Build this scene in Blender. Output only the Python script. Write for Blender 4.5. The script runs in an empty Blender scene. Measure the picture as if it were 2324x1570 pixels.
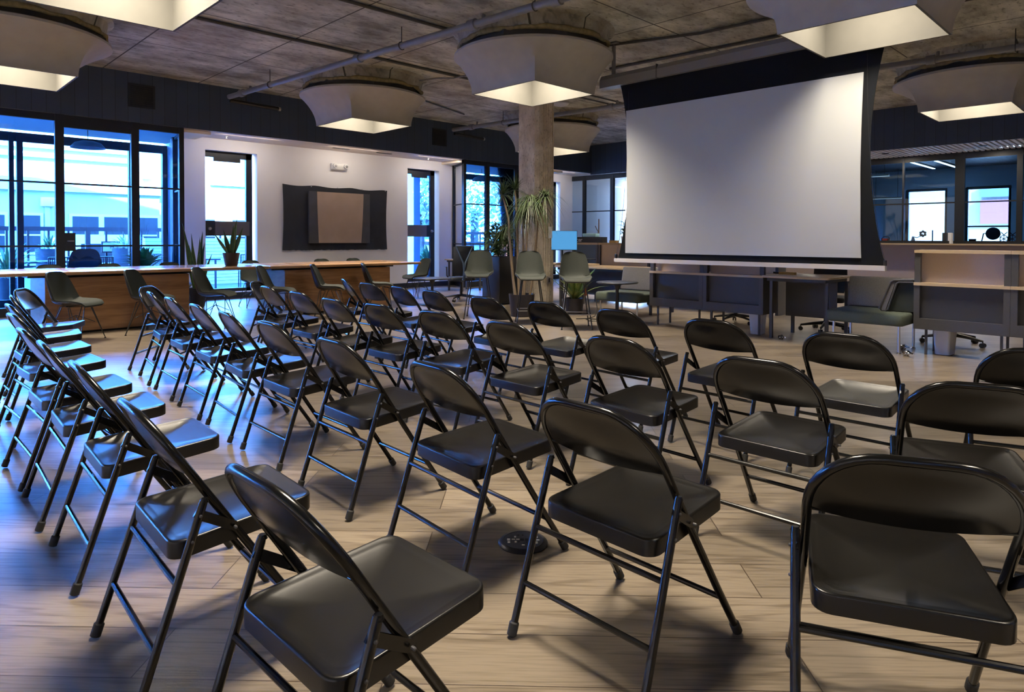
import bpy, math, random
from math import sin, cos, pi, radians, sqrt, atan2
from mathutils import Vector, Matrix
random.seed(7)
SC = bpy.context.scene
COL = SC.collection

# ------------------------------------------------------------------ helpers
class MB:
    """collects shapes, builds ONE mesh object"""
    def __init__(s): s.v = []; s.f = []; s.m = []; s.cur = 0
    def add(s, vs, fs):
        o = len(s.v); s.v += [tuple(p) for p in vs]
        for f in fs: s.f.append([i + o for i in f]); s.m.append(s.cur)
    def box(s, x0, x1, y0, y1, z0, z1):
        x0, x1 = min(x0,x1), max(x0,x1); y0, y1 = min(y0,y1), max(y0,y1); z0, z1 = min(z0,z1), max(z0,z1)
        s.add([(x0,y0,z0),(x1,y0,z0),(x1,y1,z0),(x0,y1,z0),(x0,y0,z1),(x1,y0,z1),(x1,y1,z1),(x0,y1,z1)],
              [(3,2,1,0),(4,5,6,7),(0,1,5,4),(1,2,6,5),(2,3,7,6),(3,0,4,7)])
        return s
    def rbox(s, x0, x1, y0, y1, z0, z1, r, n=4):
        """box with rounded vertical edges and a small top/bottom chamfer"""
        def ring(ins, z):
            rr = max(r - ins, 1e-4); out = []
            for cx, cy, a0 in ((x1-r,y1-r,0),(x0+r,y1-r,90),(x0+r,y0+r,180),(x1-r,y0+r,270)):
                for k in range(n+1):
                    a = radians(a0 + 90*k/n); out.append((cx+rr*cos(a), cy+rr*sin(a), z))
            return out
        c = min(r*.4, (z1-z0)*.3)
        s.loft([ring(c, z0), ring(c*.3, z0+c*.3), ring(0, z0+c), ring(0, z1-c), ring(c*.3, z1-c*.3), ring(c, z1)], True, True)
        return s
    def loft(s, rings, cap0=False, cap1=False, closed=True):
        n = len(rings[0]); vs = [p for r in rings for p in r]; fs = []
        for i in range(len(rings)-1):
            for k in range(n if closed else n-1):
                a = i*n+k; b = i*n+(k+1) % n
                fs.append((a, b, b+n, a+n))
        if cap0: fs.append(tuple(range(n-1, -1, -1)))
        if cap1: fs.append(tuple((len(rings)-1)*n + k for k in range(n)))
        s.add(vs, fs); return s
    def tube(s, pts, r, n=10, caps=True, closed=False):
        pts = [Vector(p) for p in pts]; N = len(pts); rings = []; up = None
        for i, p in enumerate(pts):
            if closed: t = pts[(i+1) % N] - pts[i-1]
            else: t = pts[min(i+1, N-1)] - pts[max(i-1, 0)]
            t.normalize()
            if up is None:
                up = Vector((0,0,1)) if abs(t.z) < .9 else Vector((0,1,0))
            a = t.cross(up)
            if a.length < 1e-6: a = t.orthogonal()
            a.normalize(); b = a.cross(t); up = b
            rr = r[i] if isinstance(r, (list, tuple)) else r
            rings.append([p + a*rr*cos(2*pi*k/n) + b*rr*sin(2*pi*k/n) for k in range(n)])
        if closed: rings.append(rings[0])
        s.loft(rings, caps and not closed, caps and not closed); return s
    def lathe(s, prof, cx=0, cy=0, n=28, cap0=True, cap1=True):
        s.loft([[(cx+r*cos(2*pi*k/n), cy+r*sin(2*pi*k/n), z) for k in range(n)] for r, z in prof], cap0, cap1); return s
    def prism(s, poly, z0, z1):
        s.loft([[(x,y,z0) for x,y in poly],[(x,y,z1) for x,y in poly]], True, True); return s
    def blade(s, base, tip, w, droop=0.0, n=5, fold=.25, side=None):
        """a leaf: tapered folded strip from base to tip, arched"""
        b = Vector(base); t = Vector(tip); d = t-b; L = d.length
        sd = Vector(side) if side else d.cross(Vector((0,0,1)))
        if sd.length < 1e-5: sd = Vector((1,0,0))
        sd.normalize(); nm = sd.cross(d).normalized(); vs = []
        for i in range(n+1):
            u = i/n; c = b + d*u + Vector((0,0,droop*L*4*u*(1-u)))
            ww = w*(.35+.65*sin(pi*min(1, u*1.6+.12)) if u < .45 else (1-u)/.55)**.8*.5 if u < 1 else .0004
            vs += [c - sd*ww + nm*ww*fold, c, c + sd*ww + nm*ww*fold]
        fs = []
        for i in range(n):
            a = i*3; fs += [(a,a+1,a+4,a+3),(a+1,a+2,a+5,a+4)]
        s.add(vs, fs); return s
    def xf(s, M, i0=0):
        for i in range(i0, len(s.v)): s.v[i] = tuple(M @ Vector(s.v[i]))
        return s
    def build(s, name, mats, parent=None, smooth=35, loc=None):
        me = bpy.data.meshes.new(name); me.from_pydata(s.v, [], s.f)
        if not isinstance(mats, (list, tuple)): mats = [mats]
        for m in mats: me.materials.append(m)
        if len(mats) > 1: me.polygons.foreach_set('material_index', s.m)
        if smooth:
            me.polygons.foreach_set('use_smooth', [True]*len(me.polygons))
            me.set_sharp_from_angle(angle=radians(smooth))
        me.update()
        o = bpy.data.objects.new(name, me); COL.objects.link(o)
        if parent: o.parent = parent
        if loc: o.location = loc
        return o

def tag(o, label=None, cat=None, group=None, kind=None):
    if label: o['label'] = label
    if cat: o['category'] = cat
    if group: o['group'] = group
    if kind: o['kind'] = kind
    return o
def thing(name, label, cat, loc=(0,0,0), rz=0.0, group=None):
    o = bpy.data.objects.new(name, None); COL.objects.link(o); o.empty_display_size = .1
    o.location = loc; o.rotation_euler = (0,0,rz)
    return tag(o, label, cat, group)
def struct(name, mb, m, parent=None, smooth=0):
    o = mb.build(name, m, parent, smooth)
    if not parent: o['kind'] = 'structure'
    return o
def dup(root, loc, rz, label, group=None, scale=None):
    r = root.copy(); COL.objects.link(r); r.location = loc; r.rotation_euler = (0,0,rz); r['label'] = label
    if group: r['group'] = group
    if scale: r.scale = scale
    for ch in list(root.children):
        c = ch.copy(); COL.objects.link(c); c.parent = r
        for g in list(ch.children):
            d = g.copy(); COL.objects.link(d); d.parent = c
    return r
def text_mesh(name, s, size, mat, parent, M, depth=.002):
    cu = bpy.data.curves.new(name, 'FONT'); cu.body = s; cu.size = size; cu.extrude = depth
    cu.align_x = 'CENTER'; cu.align_y = 'CENTER'
    t = bpy.data.objects.new(name, cu); COL.objects.link(t)
    dg = bpy.context.evaluated_depsgraph_get()
    me = bpy.data.meshes.new_from_object(t.evaluated_get(dg)); me.transform(M); me.materials.clear(); me.materials.append(mat)
    bpy.data.objects.remove(t)
    o = bpy.data.objects.new(name, me); COL.objects.link(o); o.parent = parent
    return o

# ------------------------------------------------------------------ materials
def mat(name, col, rough=.5, metal=0.0, noise=0.0, nscale=8.0, bump=0.0, bscale=60.0, spec=.5, emit=None, estr=1.0, coat=0.0, stretch=None, col2=None, sheen=0.0):
    m = bpy.data.materials.new(name); m.use_nodes = True
    nt = m.node_tree; b = nt.nodes['Principled BSDF']
    b.inputs['Base Color'].default_value = (*col, 1); b.inputs['Roughness'].default_value = rough
    b.inputs['Metallic'].default_value = metal; b.inputs['Specular IOR Level'].default_value = spec
    b.inputs['Coat Weight'].default_value = coat
    if sheen: b.inputs['Sheen Weight'].default_value = sheen
    if emit: b.inputs['Emission Color'].default_value = (*emit, 1); b.inputs['Emission Strength'].default_value = estr
    tc = nt.nodes.new('ShaderNodeTexCoord'); src = tc.outputs['Object']
    if stretch:
        mp = nt.nodes.new('ShaderNodeMapping'); mp.inputs['Scale'].default_value = stretch
        nt.links.new(src, mp.inputs['Vector']); src = mp.outputs['Vector']
    if noise or col2:
        n = nt.nodes.new('ShaderNodeTexNoise'); n.inputs['Scale'].default_value = nscale; n.inputs['Detail'].default_value = 6
        nt.links.new(src, n.inputs['Vector'])
        r = nt.nodes.new('ShaderNodeMapRange'); r.inputs['From Min'].default_value = .3; r.inputs['From Max'].default_value = .7
        nt.links.new(n.outputs['Fac'], r.inputs['Value'])
        mx = nt.nodes.new('ShaderNodeMix'); mx.data_type = 'RGBA'
        c2 = col2 if col2 else tuple(c*(1-noise) for c in col)
        mx.inputs['A'].default_value = (*c2, 1); mx.inputs['B'].default_value = (*col, 1)
        nt.links.new(r.outputs['Result'], mx.inputs['Factor']); nt.links.new(mx.outputs['Result'], b.inputs['Base Color'])
    if bump:
        n2 = nt.nodes.new('ShaderNodeTexNoise'); n2.inputs['Scale'].default_value = bscale; n2.inputs['Detail'].default_value = 4
        nt.links.new(src, n2.inputs['Vector'])
        bp = nt.nodes.new('ShaderNodeBump'); bp.inputs['Strength'].default_value = bump; bp.inputs['Distance'].default_value = .002
        nt.links.new(n2.outputs['Fac'], bp.inputs['Height']); nt.links.new(bp.outputs['Normal'], b.inputs['Normal'])
    return m

def glass(name, tint, refl=.08):
    m = bpy.data.materials.new(name); m.use_nodes = True; nt = m.node_tree; nt.nodes.clear()
    o = nt.nodes.new('ShaderNodeOutputMaterial'); t = nt.nodes.new('ShaderNodeBsdfTransparent'); g = nt.nodes.new('ShaderNodeBsdfGlossy')
    t.inputs['Color'].default_value = (*tint, 1); g.inputs['Roughness'].default_value = .02; g.inputs['Color'].default_value = (.9,.95,1,1)
    f = nt.nodes.new('ShaderNodeFresnel'); f.inputs['IOR'].default_value = 1.45
    mx = nt.nodes.new('ShaderNodeMixShader'); nt.links.new(f.outputs[0], mx.inputs[0])
    nt.links.new(t.outputs[0], mx.inputs[1]); nt.links.new(g.outputs[0], mx.inputs[2]); nt.links.new(mx.outputs[0], o.inputs['Surface'])
    return m

def floor_mat():
    m = bpy.data.materials.new('oak_planks'); m.use_nodes = True; nt = m.node_tree; b = nt.nodes['Principled BSDF']; N = nt.nodes.new; L = nt.links.new
    tc = N('ShaderNodeTexCoord'); mp = N('ShaderNodeMapping'); mp.inputs['Rotation'].default_value = (0,0,radians(46.0)); mp.inputs['Location'].default_value = (.4,.09,0)
    L(tc.outputs['Object'], mp.inputs['Vector'])
    br = N('ShaderNodeTexBrick'); br.offset = .37; br.offset_frequency = 2; br.inputs['Scale'].default_value = 1
    br.inputs['Brick Width'].default_value = 1.9; br.inputs['Row Height'].default_value = .235; br.inputs['Mortar Size'].default_value = .0021
    br.inputs['Mortar Smooth'].default_value = .1; br.inputs['Color1'].default_value = (0,0,0,1); br.inputs['Color2'].default_value = (1,1,1,1); br.inputs['Bias'].default_value = 0
    br.inputs['Mortar'].default_value = (.5,.5,.5,1)
    L(mp.outputs['Vector'], br.inputs['Vector'])
    st = N('ShaderNodeMapping'); st.inputs['Scale'].default_value = (.75,8.5,1); L(mp.outputs['Vector'], st.inputs['Vector'])
    ml = N('ShaderNodeMath'); ml.operation = 'MULTIPLY'; ml.inputs[1].default_value = 37; L(br.outputs['Color'], ml.inputs[0])
    gr = N('ShaderNodeTexNoise'); gr.noise_dimensions = '4D'; gr.inputs['Scale'].default_value = 1.6; gr.inputs['Detail'].default_value = 2.5; gr.inputs['Distortion'].default_value = .35
    L(st.outputs['Vector'], gr.inputs['Vector']); L(ml.outputs[0], gr.inputs['W'])
    # cathedral figure: banded noise
    wv = N('ShaderNodeMath'); wv.operation = 'MULTIPLY'; wv.inputs[1].default_value = 26; L(gr.outputs['Fac'], wv.inputs[0])
    sn = N('ShaderNodeMath'); sn.operation = 'SINE'; L(wv.outputs[0], sn.inputs[0])
    rg = N('ShaderNodeMapRange'); rg.inputs['From Min'].default_value = .45; rg.inputs['From Max'].default_value = 1.0; rg.inputs['To Max'].default_value = .95; L(sn.outputs[0], rg.inputs['Value'])
    fs = N('ShaderNodeMapping'); fs.inputs['Scale'].default_value = (6,120,1); L(mp.outputs['Vector'], fs.inputs['Vector'])
    fn = N('ShaderNodeTexNoise'); fn.inputs['Scale'].default_value = 1; fn.inputs['Detail'].default_value = 3; L(fs.outputs['Vector'], fn.inputs['Vector'])
    c1 = N('ShaderNodeMix'); c1.data_type = 'RGBA'; c1.inputs['A'].default_value = (.165,.135,.098,1); c1.inputs['B'].default_value = (.262,.215,.160,1)
    L(br.outputs['Color'], c1.inputs['Factor'])
    c2 = N('ShaderNodeMix'); c2.data_type = 'RGBA'; c2.blend_type = 'MULTIPLY'; c2.inputs['B'].default_value = (.40,.36,.33,1)
    mm = N('ShaderNodeMath'); mm.operation = 'MULTIPLY'; L(rg.outputs[0], mm.inputs[0]); L(fn.outputs['Fac'], mm.inputs[1])
    L(mm.outputs[0], c2.inputs['Factor']); L(c1.outputs['Result'], c2.inputs['A'])
    c3 = N('ShaderNodeMix'); c3.data_type = 'RGBA'; c3.blend_type = 'MULTIPLY'; c3.inputs['B'].default_value = (.70,.68,.66,1)
    r3 = N('ShaderNodeMapRange'); r3.inputs['From Min'].default_value = .45; r3.inputs['From Max'].default_value = .75; L(fn.outputs['Fac'], r3.inputs['Value'])
    L(r3.outputs[0], c3.inputs['Factor']); L(c2.outputs['Result'], c3.inputs['A'])
    c4 = N('ShaderNodeMix'); c4.data_type = 'RGBA'; c4.inputs['B'].default_value = (.05,.035,.025,1); L(br.outputs['Fac'], c4.inputs['Factor']); L(c3.outputs['Result'], c4.inputs['A'])
    L(c4.outputs['Result'], b.inputs['Base Color'])
    rr = N('ShaderNodeMapRange'); rr.inputs['To Min'].default_value = .24; rr.inputs['To Max'].default_value = .40; L(fn.outputs['Fac'], rr.inputs['Value']); L(rr.outputs[0], b.inputs['Roughness'])
    bp = N('ShaderNodeBump'); bp.inputs['Strength'].default_value = .25; bp.inputs['Distance'].default_value = .002
    iv = N('ShaderNodeMath'); iv.operation = 'SUBTRACT'; L(fn.outputs['Fac'], iv.inputs[0]); L(br.outputs['Fac'], iv.inputs[1]); L(iv.outputs[0], bp.inputs['Height']); L(bp.outputs['Normal'], b.inputs['Normal'])
    return m

def concrete_mat(name, dark, light, seams=True, scale=1.0, seam_off=(0,0), stain=(.30,.22,.14)):
    m = bpy.data.materials.new(name); m.use_nodes = True; nt = m.node_tree; b = nt.nodes['Principled BSDF']; N = nt.nodes.new; L = nt.links.new
    tc = N('ShaderNodeTexCoord'); src = tc.outputs['Object']
    mp = N('ShaderNodeMapping'); mp.inputs['Scale'].default_value = (1.0,1.9,1); L(src, mp.inputs['Vector'])
    n1 = N('ShaderNodeTexNoise'); n1.inputs['Scale'].default_value = 1.3*scale; n1.inputs['Detail'].default_value = 9; n1.inputs['Roughness'].default_value = .68; L(mp.outputs['Vector'], n1.inputs['Vector'])
    r1 = N('ShaderNodeMapRange'); r1.inputs['From Min'].default_value = .36; r1.inputs['From Max'].default_value = .66; L(n1.outputs['Fac'], r1.inputs['Value'])
    c1 = N('ShaderNodeMix'); c1.data_type = 'RGBA'; c1.inputs['A'].default_value = (*dark,1); c1.inputs['B'].default_value = (*light,1); L(r1.outputs[0], c1.inputs['Factor'])
    n2 = N('ShaderNodeTexNoise'); n2.inputs['Scale'].default_value = .55*scale; n2.inputs['Detail'].default_value = 5; L(src, n2.inputs['Vector'])
    r2 = N('ShaderNodeMapRange'); r2.inputs['From Min'].default_value = .48; r2.inputs['From Max'].default_value = .72; r2.inputs['To Max'].default_value = .55; L(n2.outputs['Fac'], r2.inputs['Value'])
    c2 = N('ShaderNodeMix'); c2.data_type = 'RGBA'; c2.inputs['B'].default_value = (*stain,1); L(r2.outputs[0], c2.inputs['Factor']); L(c1.outputs['Result'], c2.inputs['A'])
    n3 = N('ShaderNodeTexNoise'); n3.inputs['Scale'].default_value = 9*scale; n3.inputs['Detail'].default_value = 6; L(mp.outputs['Vector'], n3.inputs['Vector'])
    r3 = N('ShaderNodeMapRange'); r3.inputs['From Min'].default_value = .57; r3.inputs['From Max'].default_value = .68; r3.inputs['To Max'].default_value = .6; L(n3.outputs['Fac'], r3.inputs['Value'])
    c3 = N('ShaderNodeMix'); c3.data_type = 'RGBA'; c3.inputs['B'].default_value = tuple(d*.45 for d in dark)+(1,); L(r3.outputs[0], c3.inputs['Factor']); L(c2.outputs['Result'], c3.inputs['A'])
    last = c3.outputs['Result']
    if seams:
        br = N('ShaderNodeTexBrick'); br.offset = 0; br.inputs['Scale'].default_value = 1; br.inputs['Brick Width'].default_value = 1.5; br.inputs['Row Height'].default_value = 1.85; br.inputs['Mortar Size'].default_value = .011
        m2 = N('ShaderNodeMapping'); m2.inputs['Location'].default_value = (seam_off[0],seam_off[1],0); L(src, m2.inputs['Vector']); L(m2.outputs['Vector'], br.inputs['Vector'])
        c4 = N('ShaderNodeMix'); c4.data_type = 'RGBA'; c4.inputs['B'].default_value = tuple(d*.3 for d in dark)+(1,); L(br.outputs['Fac'], c4.inputs['Factor']); L(last, c4.inputs['A']); last = c4.outputs['Result']
    L(last, b.inputs['Base Color']); b.inputs['Roughness'].default_value = .85
    bp = N('ShaderNodeBump'); bp.inputs['Strength'].default_value = .5; bp.inputs['Distance'].default_value = .01; L(n1.outputs['Fac'], bp.inputs['Height']); L(bp.outputs['Normal'], b.inputs['Normal'])
    return m

def board_mat(name, col, line, axis, pitch, width, rough=.5, noise=.15, grain=None):
    """boards with grooves repeated along one axis (0 x, 1 y)"""
    m = bpy.data.materials.new(name); m.use_nodes = True; nt = m.node_tree; b = nt.nodes['Principled BSDF']; N = nt.nodes.new; L = nt.links.new
    tc = N('ShaderNodeTexCoord'); sp = N('ShaderNodeSeparateXYZ'); L(tc.outputs['Object'], sp.inputs[0])
    dv = N('ShaderNodeMath'); dv.operation = 'DIVIDE'; dv.inputs[1].default_value = pitch; L(sp.outputs[axis], dv.inputs[0])
    fr = N('ShaderNodeMath'); fr.operation = 'FRACT'; L(dv.outputs[0], fr.inputs[0])
    lt = N('ShaderNodeMath'); lt.operation = 'LESS_THAN'; lt.inputs[1].default_value = width/pitch; L(fr.outputs[0], lt.inputs[0])
    fl = N('ShaderNodeMath'); fl.operation = 'FLOOR'; L(dv.outputs[0], fl.inputs[0])
    wn = N('ShaderNodeTexWhiteNoise'); wn.noise_dimensions = '1D'; L(fl.outputs[0], wn.inputs['W'])
    mp = N('ShaderNodeMapping'); mp.inputs['Scale'].default_value = grain or (1,1,1); L(tc.outputs['Object'], mp.inputs['Vector'])
    ns = N('ShaderNodeTexNoise'); ns.inputs['Scale'].default_value = 3; ns.inputs['Detail'].default_value = 5; L(mp.outputs['Vector'], ns.inputs['Vector'])
    av = N('ShaderNodeMath'); av.operation = 'ADD'; L(wn.outputs['Value'], av.inputs[0]); L(ns.outputs['Fac'], av.inputs[1])
    c1 = N('ShaderNodeMix'); c1.data_type = 'RGBA'; c1.inputs['A'].default_value = tuple(c*(1-noise) for c in col)+(1,); c1.inputs['B'].default_value = tuple(c*(1+noise) for c in col)+(1,)
    hf = N('ShaderNodeMath'); hf.operation = 'MULTIPLY'; hf.inputs[1].default_value = .5; L(av.outputs[0], hf.inputs[0]); L(hf.outputs[0], c1.inputs['Factor'])
    c2 = N('ShaderNodeMix'); c2.data_type = 'RGBA'; c2.inputs['B'].default_value = (*line,1); L(lt.outputs[0], c2.inputs['Factor']); L(c1.outputs['Result'], c2.inputs['A'])
    L(c2.outputs['Result'], b.inputs['Base Color']); b.inputs['Roughness'].default_value = rough
    return m

def wood_mat(name, dark, light, scale=(1.2,14,14), rough=.35, bands=18):
    m = bpy.data.materials.new(name); m.use_nodes = True; nt = m.node_tree; b = nt.nodes['Principled BSDF']; N = nt.nodes.new; L = nt.links.new
    tc = N('ShaderNodeTexCoord'); mp = N('ShaderNodeMapping'); mp.inputs['Scale'].default_value = scale; L(tc.outputs['Object'], mp.inputs['Vector'])
    n = N('ShaderNodeTexNoise'); n.inputs['Scale'].default_value = .6; n.inputs['Detail'].default_value = 4; n.inputs['Distortion'].default_value = .6; L(mp.outputs['Vector'], n.inputs['Vector'])
    ml = N('ShaderNodeMath'); ml.operation = 'MULTIPLY'; ml.inputs[1].default_value = bands; L(n.outputs['Fac'], ml.inputs[0])
    sn = N('ShaderNodeMath'); sn.operation = 'SINE'; L(ml.outputs[0], sn.inputs[0])
    r = N('ShaderNodeMapRange'); r.inputs['From Min'].default_value = -1; L(sn.outputs[0], r.inputs['Value'])
    n2 = N('ShaderNodeTexNoise'); n2.inputs['Scale'].default_value = 4; n2.inputs['Detail'].default_value = 5; L(mp.outputs['Vector'], n2.inputs['Vector'])
    av = N('ShaderNodeMath'); av.operation = 'MULTIPLY'; L(r.outputs[0], av.inputs[0]); L(n2.outputs['Fac'], av.inputs[1])
    c = N('ShaderNodeMix'); c.data_type = 'RGBA'; c.inputs['A'].default_value = (*light,1); c.inputs['B'].default_value = (*dark,1); L(av.outputs[0], c.inputs['Factor'])
    L(c.outputs['Result'], b.inputs['Base Color']); b.inputs['Roughness'].default_value = rough
    return m

M = {}
M['floor'] = floor_mat()
M['ceiling'] = concrete_mat('board_marked_concrete', (.20,.19,.145), (.64,.62,.51), True, 1.0, (.13,.66))
M['column'] = concrete_mat('cast_concrete', (.52,.46,.36), (.86,.80,.67), False, 2.2, (0,0), (.48,.38,.26))
M['white'] = mat('white_paint', (.86,.84,.84), .7, noise=.04, nscale=2)
M['fascia_a'] = board_mat('navy_boards_left', (.036,.052,.080), (.011,.015,.022), 0, .19, .007, .55, .2)
M['fascia_b'] = board_mat('navy_boards_right', (.036,.052,.080), (.011,.015,.022), 1, .19, .007, .55, .2)
M['soffit'] = board_mat('whitewashed_boards', (.78,.68,.60), (.40,.33,.28), 1, .06, .006, .6, .12, (1,12,1))
M['slat'] = mat('whitewashed_slat', (.75,.66,.60), .6, noise=.2, nscale=4, stretch=(1,20,1))
M['dark'] = mat('dark_backing', (.006,.007,.009), .7)
M['frame'] = mat('black_steel_frame', (.012,.015,.02), .4, noise=.2, nscale=3)
M['glass'] = glass('blue_tinted_glass', (.38,.67,1.0))
M['glass_clear'] = glass('clear_glass', (.92,.96,1.0))
M['glass_door'] = glass('door_glass', (.42,.69,1.0))
M['glass_office'] = glass('office_glass', (.62,.80,.96))
M['base'] = mat('dark_baseboard', (.02,.025,.035), .4)
M['black'] = mat('black_enamel', (.003,.003,.0032), .21, spec=.42, bump=.02, bscale=350)
M['blackseat'] = mat('black_enamel_seat', (.0035,.0033,.0032), .29, spec=.50, bump=.04, bscale=260, noise=.2, nscale=14)
M['rubber'] = mat('black_rubber', (.012,.012,.012), .7)
M['steel'] = mat('brushed_steel', (.55,.55,.55), .3, 1.0)
M['chrome'] = mat('chrome', (.75,.75,.78), .12, 1.0)
M['plaster'] = mat('lamp_plaster', (.40,.375,.33), .8, noise=.12, nscale=5, bump=.15, bscale=25)
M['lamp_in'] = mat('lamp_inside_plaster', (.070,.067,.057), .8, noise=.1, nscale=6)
M['curb'] = mat('dark_curb', (.05,.045,.04), .8)
M['foam'] = mat('yellow_spray_foam', (.32,.25,.11), .9, noise=.4, nscale=20, bump=.8, bscale=40)
M['pipe'] = mat('grey_painted_pipe', (.21,.205,.20), .45, noise=.15, nscale=6)
M['conduit'] = mat('dark_conduit', (.07,.065,.06), .6, noise=.3, nscale=10)
M['screen'] = mat('projection_fabric', (.405,.418,.402), .6)
M['screen_black'] = mat('screen_masking_black', (.005,.006,.008), .8, spec=.15)
M['casing'] = mat('screen_casing', (.19,.18,.165), .5)
M['bar'] = mat('screen_bar', (.55,.52,.47), .4)
M['pad'] = mat('dark_green_upholstery', (.020,.026,.021), .75, noise=.2, nscale=90, bump=.3, bscale=400)
M['shell'] = mat('charcoal_shell', (.018,.018,.02), .3)
M['pad_stool'] = mat('grey_green_upholstery', (.021,.027,.021), .75, noise=.2, nscale=90, bump=.3, bscale=400)
M['shell_edge'] = mat('smoked_shell', (.10,.10,.10), .2)
M['wire'] = mat('black_wire', (.012,.013,.015), .35)
M['oak'] = wood_mat('warm_oak', (.12,.052,.020), (.34,.18,.082))
M['oak_end'] = wood_mat('pale_oak_end', (.20,.14,.10), (.42,.33,.26), (14,1.2,6))
M['oak_top'] = wood_mat('oak_table_top', (.22,.12,.058), (.42,.25,.13), (1.0,12,12), .16)
M['ply'] = mat('pale_ply_edge', (.50,.38,.24), .45, noise=.18, nscale=3, stretch=(2,2,60))
M['ply_top'] = wood_mat('pale_oak_board', (.36,.24,.14), (.52,.39,.25), (10,1.0,10), .35)
M['grey_metal'] = mat('charcoal_powder_coat', (.055,.055,.062), .5, noise=.08, nscale=40)
M['panel_dark'] = mat('dark_panel', (.032,.034,.042), .45)
M['beige'] = mat('beige_felt', (.58,.47,.40), .9, noise=.08, nscale=120)
M['knee'] = mat('beige_painted_wall', (.42,.34,.30), .75, noise=.04, nscale=3)
M['fabric_green'] = mat('mottled_green_wool', (.085,.105,.080), .95, col2=(.055,.07,.055), nscale=160, bump=.4, bscale=300)
M['fabric_grey'] = mat('mottled_grey_wool', (.17,.16,.15), .95, col2=(.10,.095,.09), nscale=160, bump=.4, bscale=300)
M['bin'] = mat('white_plastic', (.60,.61,.64), .4)
M['pot'] = mat('dark_glazed_pot', (.018,.016,.020), .35)
M['soil'] = mat('soil', (.03,.02,.014), .95)
M['leaf'] = mat('dark_leaf', (.035,.085,.025), .45, noise=.4, nscale=14)
M['leaf2'] = mat('mid_leaf', (.085,.17,.05), .5, noise=.4, nscale=9)
M['leaf3'] = mat('olive_leaf', (.052,.085,.028), .5, noise=.5, nscale=9)
M['leaf_bright'] = mat('bright_leaf', (.16,.30,.06), .5, noise=.4, nscale=9)
M['leaf_y'] = mat('yellow_green_leaf', (.20,.22,.05), .5, col2=(.07,.13,.03), nscale=11)
M['cane'] = mat('pale_cane', (.23,.17,.11), .8, noise=.3, nscale=60, stretch=(1,1,4))
M['canvas_dark'] = mat('slate_cloth', (.030,.033,.043), .85, noise=.2, nscale=4, bump=.2, bscale=200)
M['board'] = mat('tan_board', (.44,.32,.245), .8, noise=.12, nscale=3, bump=.1, bscale=30)
M['board_edge'] = mat('grey_board', (.075,.075,.083), .8, noise=.15, nscale=6)
M['blue_screen'] = mat('lit_blue_screen', (.02,.05,.08), .3, emit=(.10,.42,.85), estr=.75)
M['black_plastic'] = mat('black_plastic', (.012,.012,.014), .35)
M['mesh'] = mat('dark_chair_mesh', (.015,.02,.03), .6)
M['ext_wall'] = mat('cream_stucco', (.78,.74,.68), .9, noise=.08, nscale=1.2)
M['ext_blue'] = mat('cream_street_front', (.40,.32,.255), .9, noise=.06, nscale=1.5)
M['ext_glass'] = mat('street_window', (.030,.024,.020), .5, spec=.1)
M['ext_white'] = mat('white_trim', (.6,.6,.6), .7)
M['terrace'] = mat('terrace_paving', (.035,.04,.05), .8, noise=.3, nscale=5)
M['maroon'] = mat('maroon_rail', (.020,.006,.007), .5)
M['navy'] = mat('dark_terrace_metal', (.0025,.004,.007), .45)
M['planter_blue'] = mat('slate_planter', (.016,.022,.030), .7)
M['tile'] = mat('white_bricks', (.75,.74,.72), .7)
M['tree'] = mat('pale_foliage', (.62,.60,.46), .8, col2=(.22,.24,.14), nscale=3)
M['awning'] = mat('white_awning', (.85,.82,.8), .8)
M['ext_brown'] = mat('brick_brown', (.28,.17,.13), .9, noise=.4, nscale=5)
M['office_wall'] = mat('blue_grey_paint', (.30,.42,.55), .7)
M['office_ceiling'] = board_mat('office_boards', (.06,.075,.10), (.008,.01,.012), 1, .12, .01)
M['tube_light'] = mat('linear_lamp', (.8,.8,.8), .5, emit=(.80,.92,1.0), estr=9)
M['warm_tube'] = mat('pendant_diffuser', (.8,.78,.7), .5, emit=(1.0,.93,.80), estr=.55)
M['red'] = mat('dark_red_plastic', (.16,.02,.025), .4)
M['white_obj'] = mat('white_enamel', (.78,.78,.76), .4)
M['cyan_box'] = mat('pale_cyan_plastic', (.35,.62,.66), .4)
M['yellow'] = mat('mustard_card', (.55,.36,.10), .6)
M['pink'] = mat('pale_pink_board', (.55,.46,.46), .6)
M['brass'] = mat('brass_insert', (.75,.70,.58), .4, .3)
M['text_white'] = mat('white_print', (.75,.75,.75), .6)
M['cable'] = mat('black_cable', (.01,.01,.01), .5)
M['slate_panel'] = mat('slate_blue_panel', (.06,.10,.16), .6)
M['orange'] = mat('orange_tag', (.6,.12,.02), .5)

# ------------------------------------------------------------------ camera
F_, CY, CH, PT, RO, AZ = 1505.1525, 569.561, 1.22317, 0.0191373, 0.0027939, radians(45.5)
W_, H_ = 2324, 1570
def make_camera():
    f0 = Vector((cos(AZ)*cos(PT), sin(AZ)*cos(PT), -sin(PT)))
    u0 = Vector((cos(AZ)*sin(PT), sin(AZ)*sin(PT), cos(PT)))
    r0 = f0.cross(u0)
    r = r0*cos(RO) + u0*sin(RO); u = u0*cos(RO) - r0*sin(RO)
    cd = bpy.data.cameras.new('camera'); c = bpy.data.objects.new('camera', cd); COL.objects.link(c)
    m = Matrix.Identity(4)
    for i in range(3): m[i][0], m[i][1], m[i][2] = r[i], u[i], -f0[i]
    m[0][3], m[1][3], m[2][3] = 0, 0, CH
    c.matrix_world = m; cd.sensor_width = 36; cd.sensor_fit = 'HORIZONTAL'; cd.lens = F_/W_*36
    cd.shift_y = -(H_/2 - CY)/W_; cd.clip_start = .05; cd.clip_end = 300
    SC.camera = c
make_camera()

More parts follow.
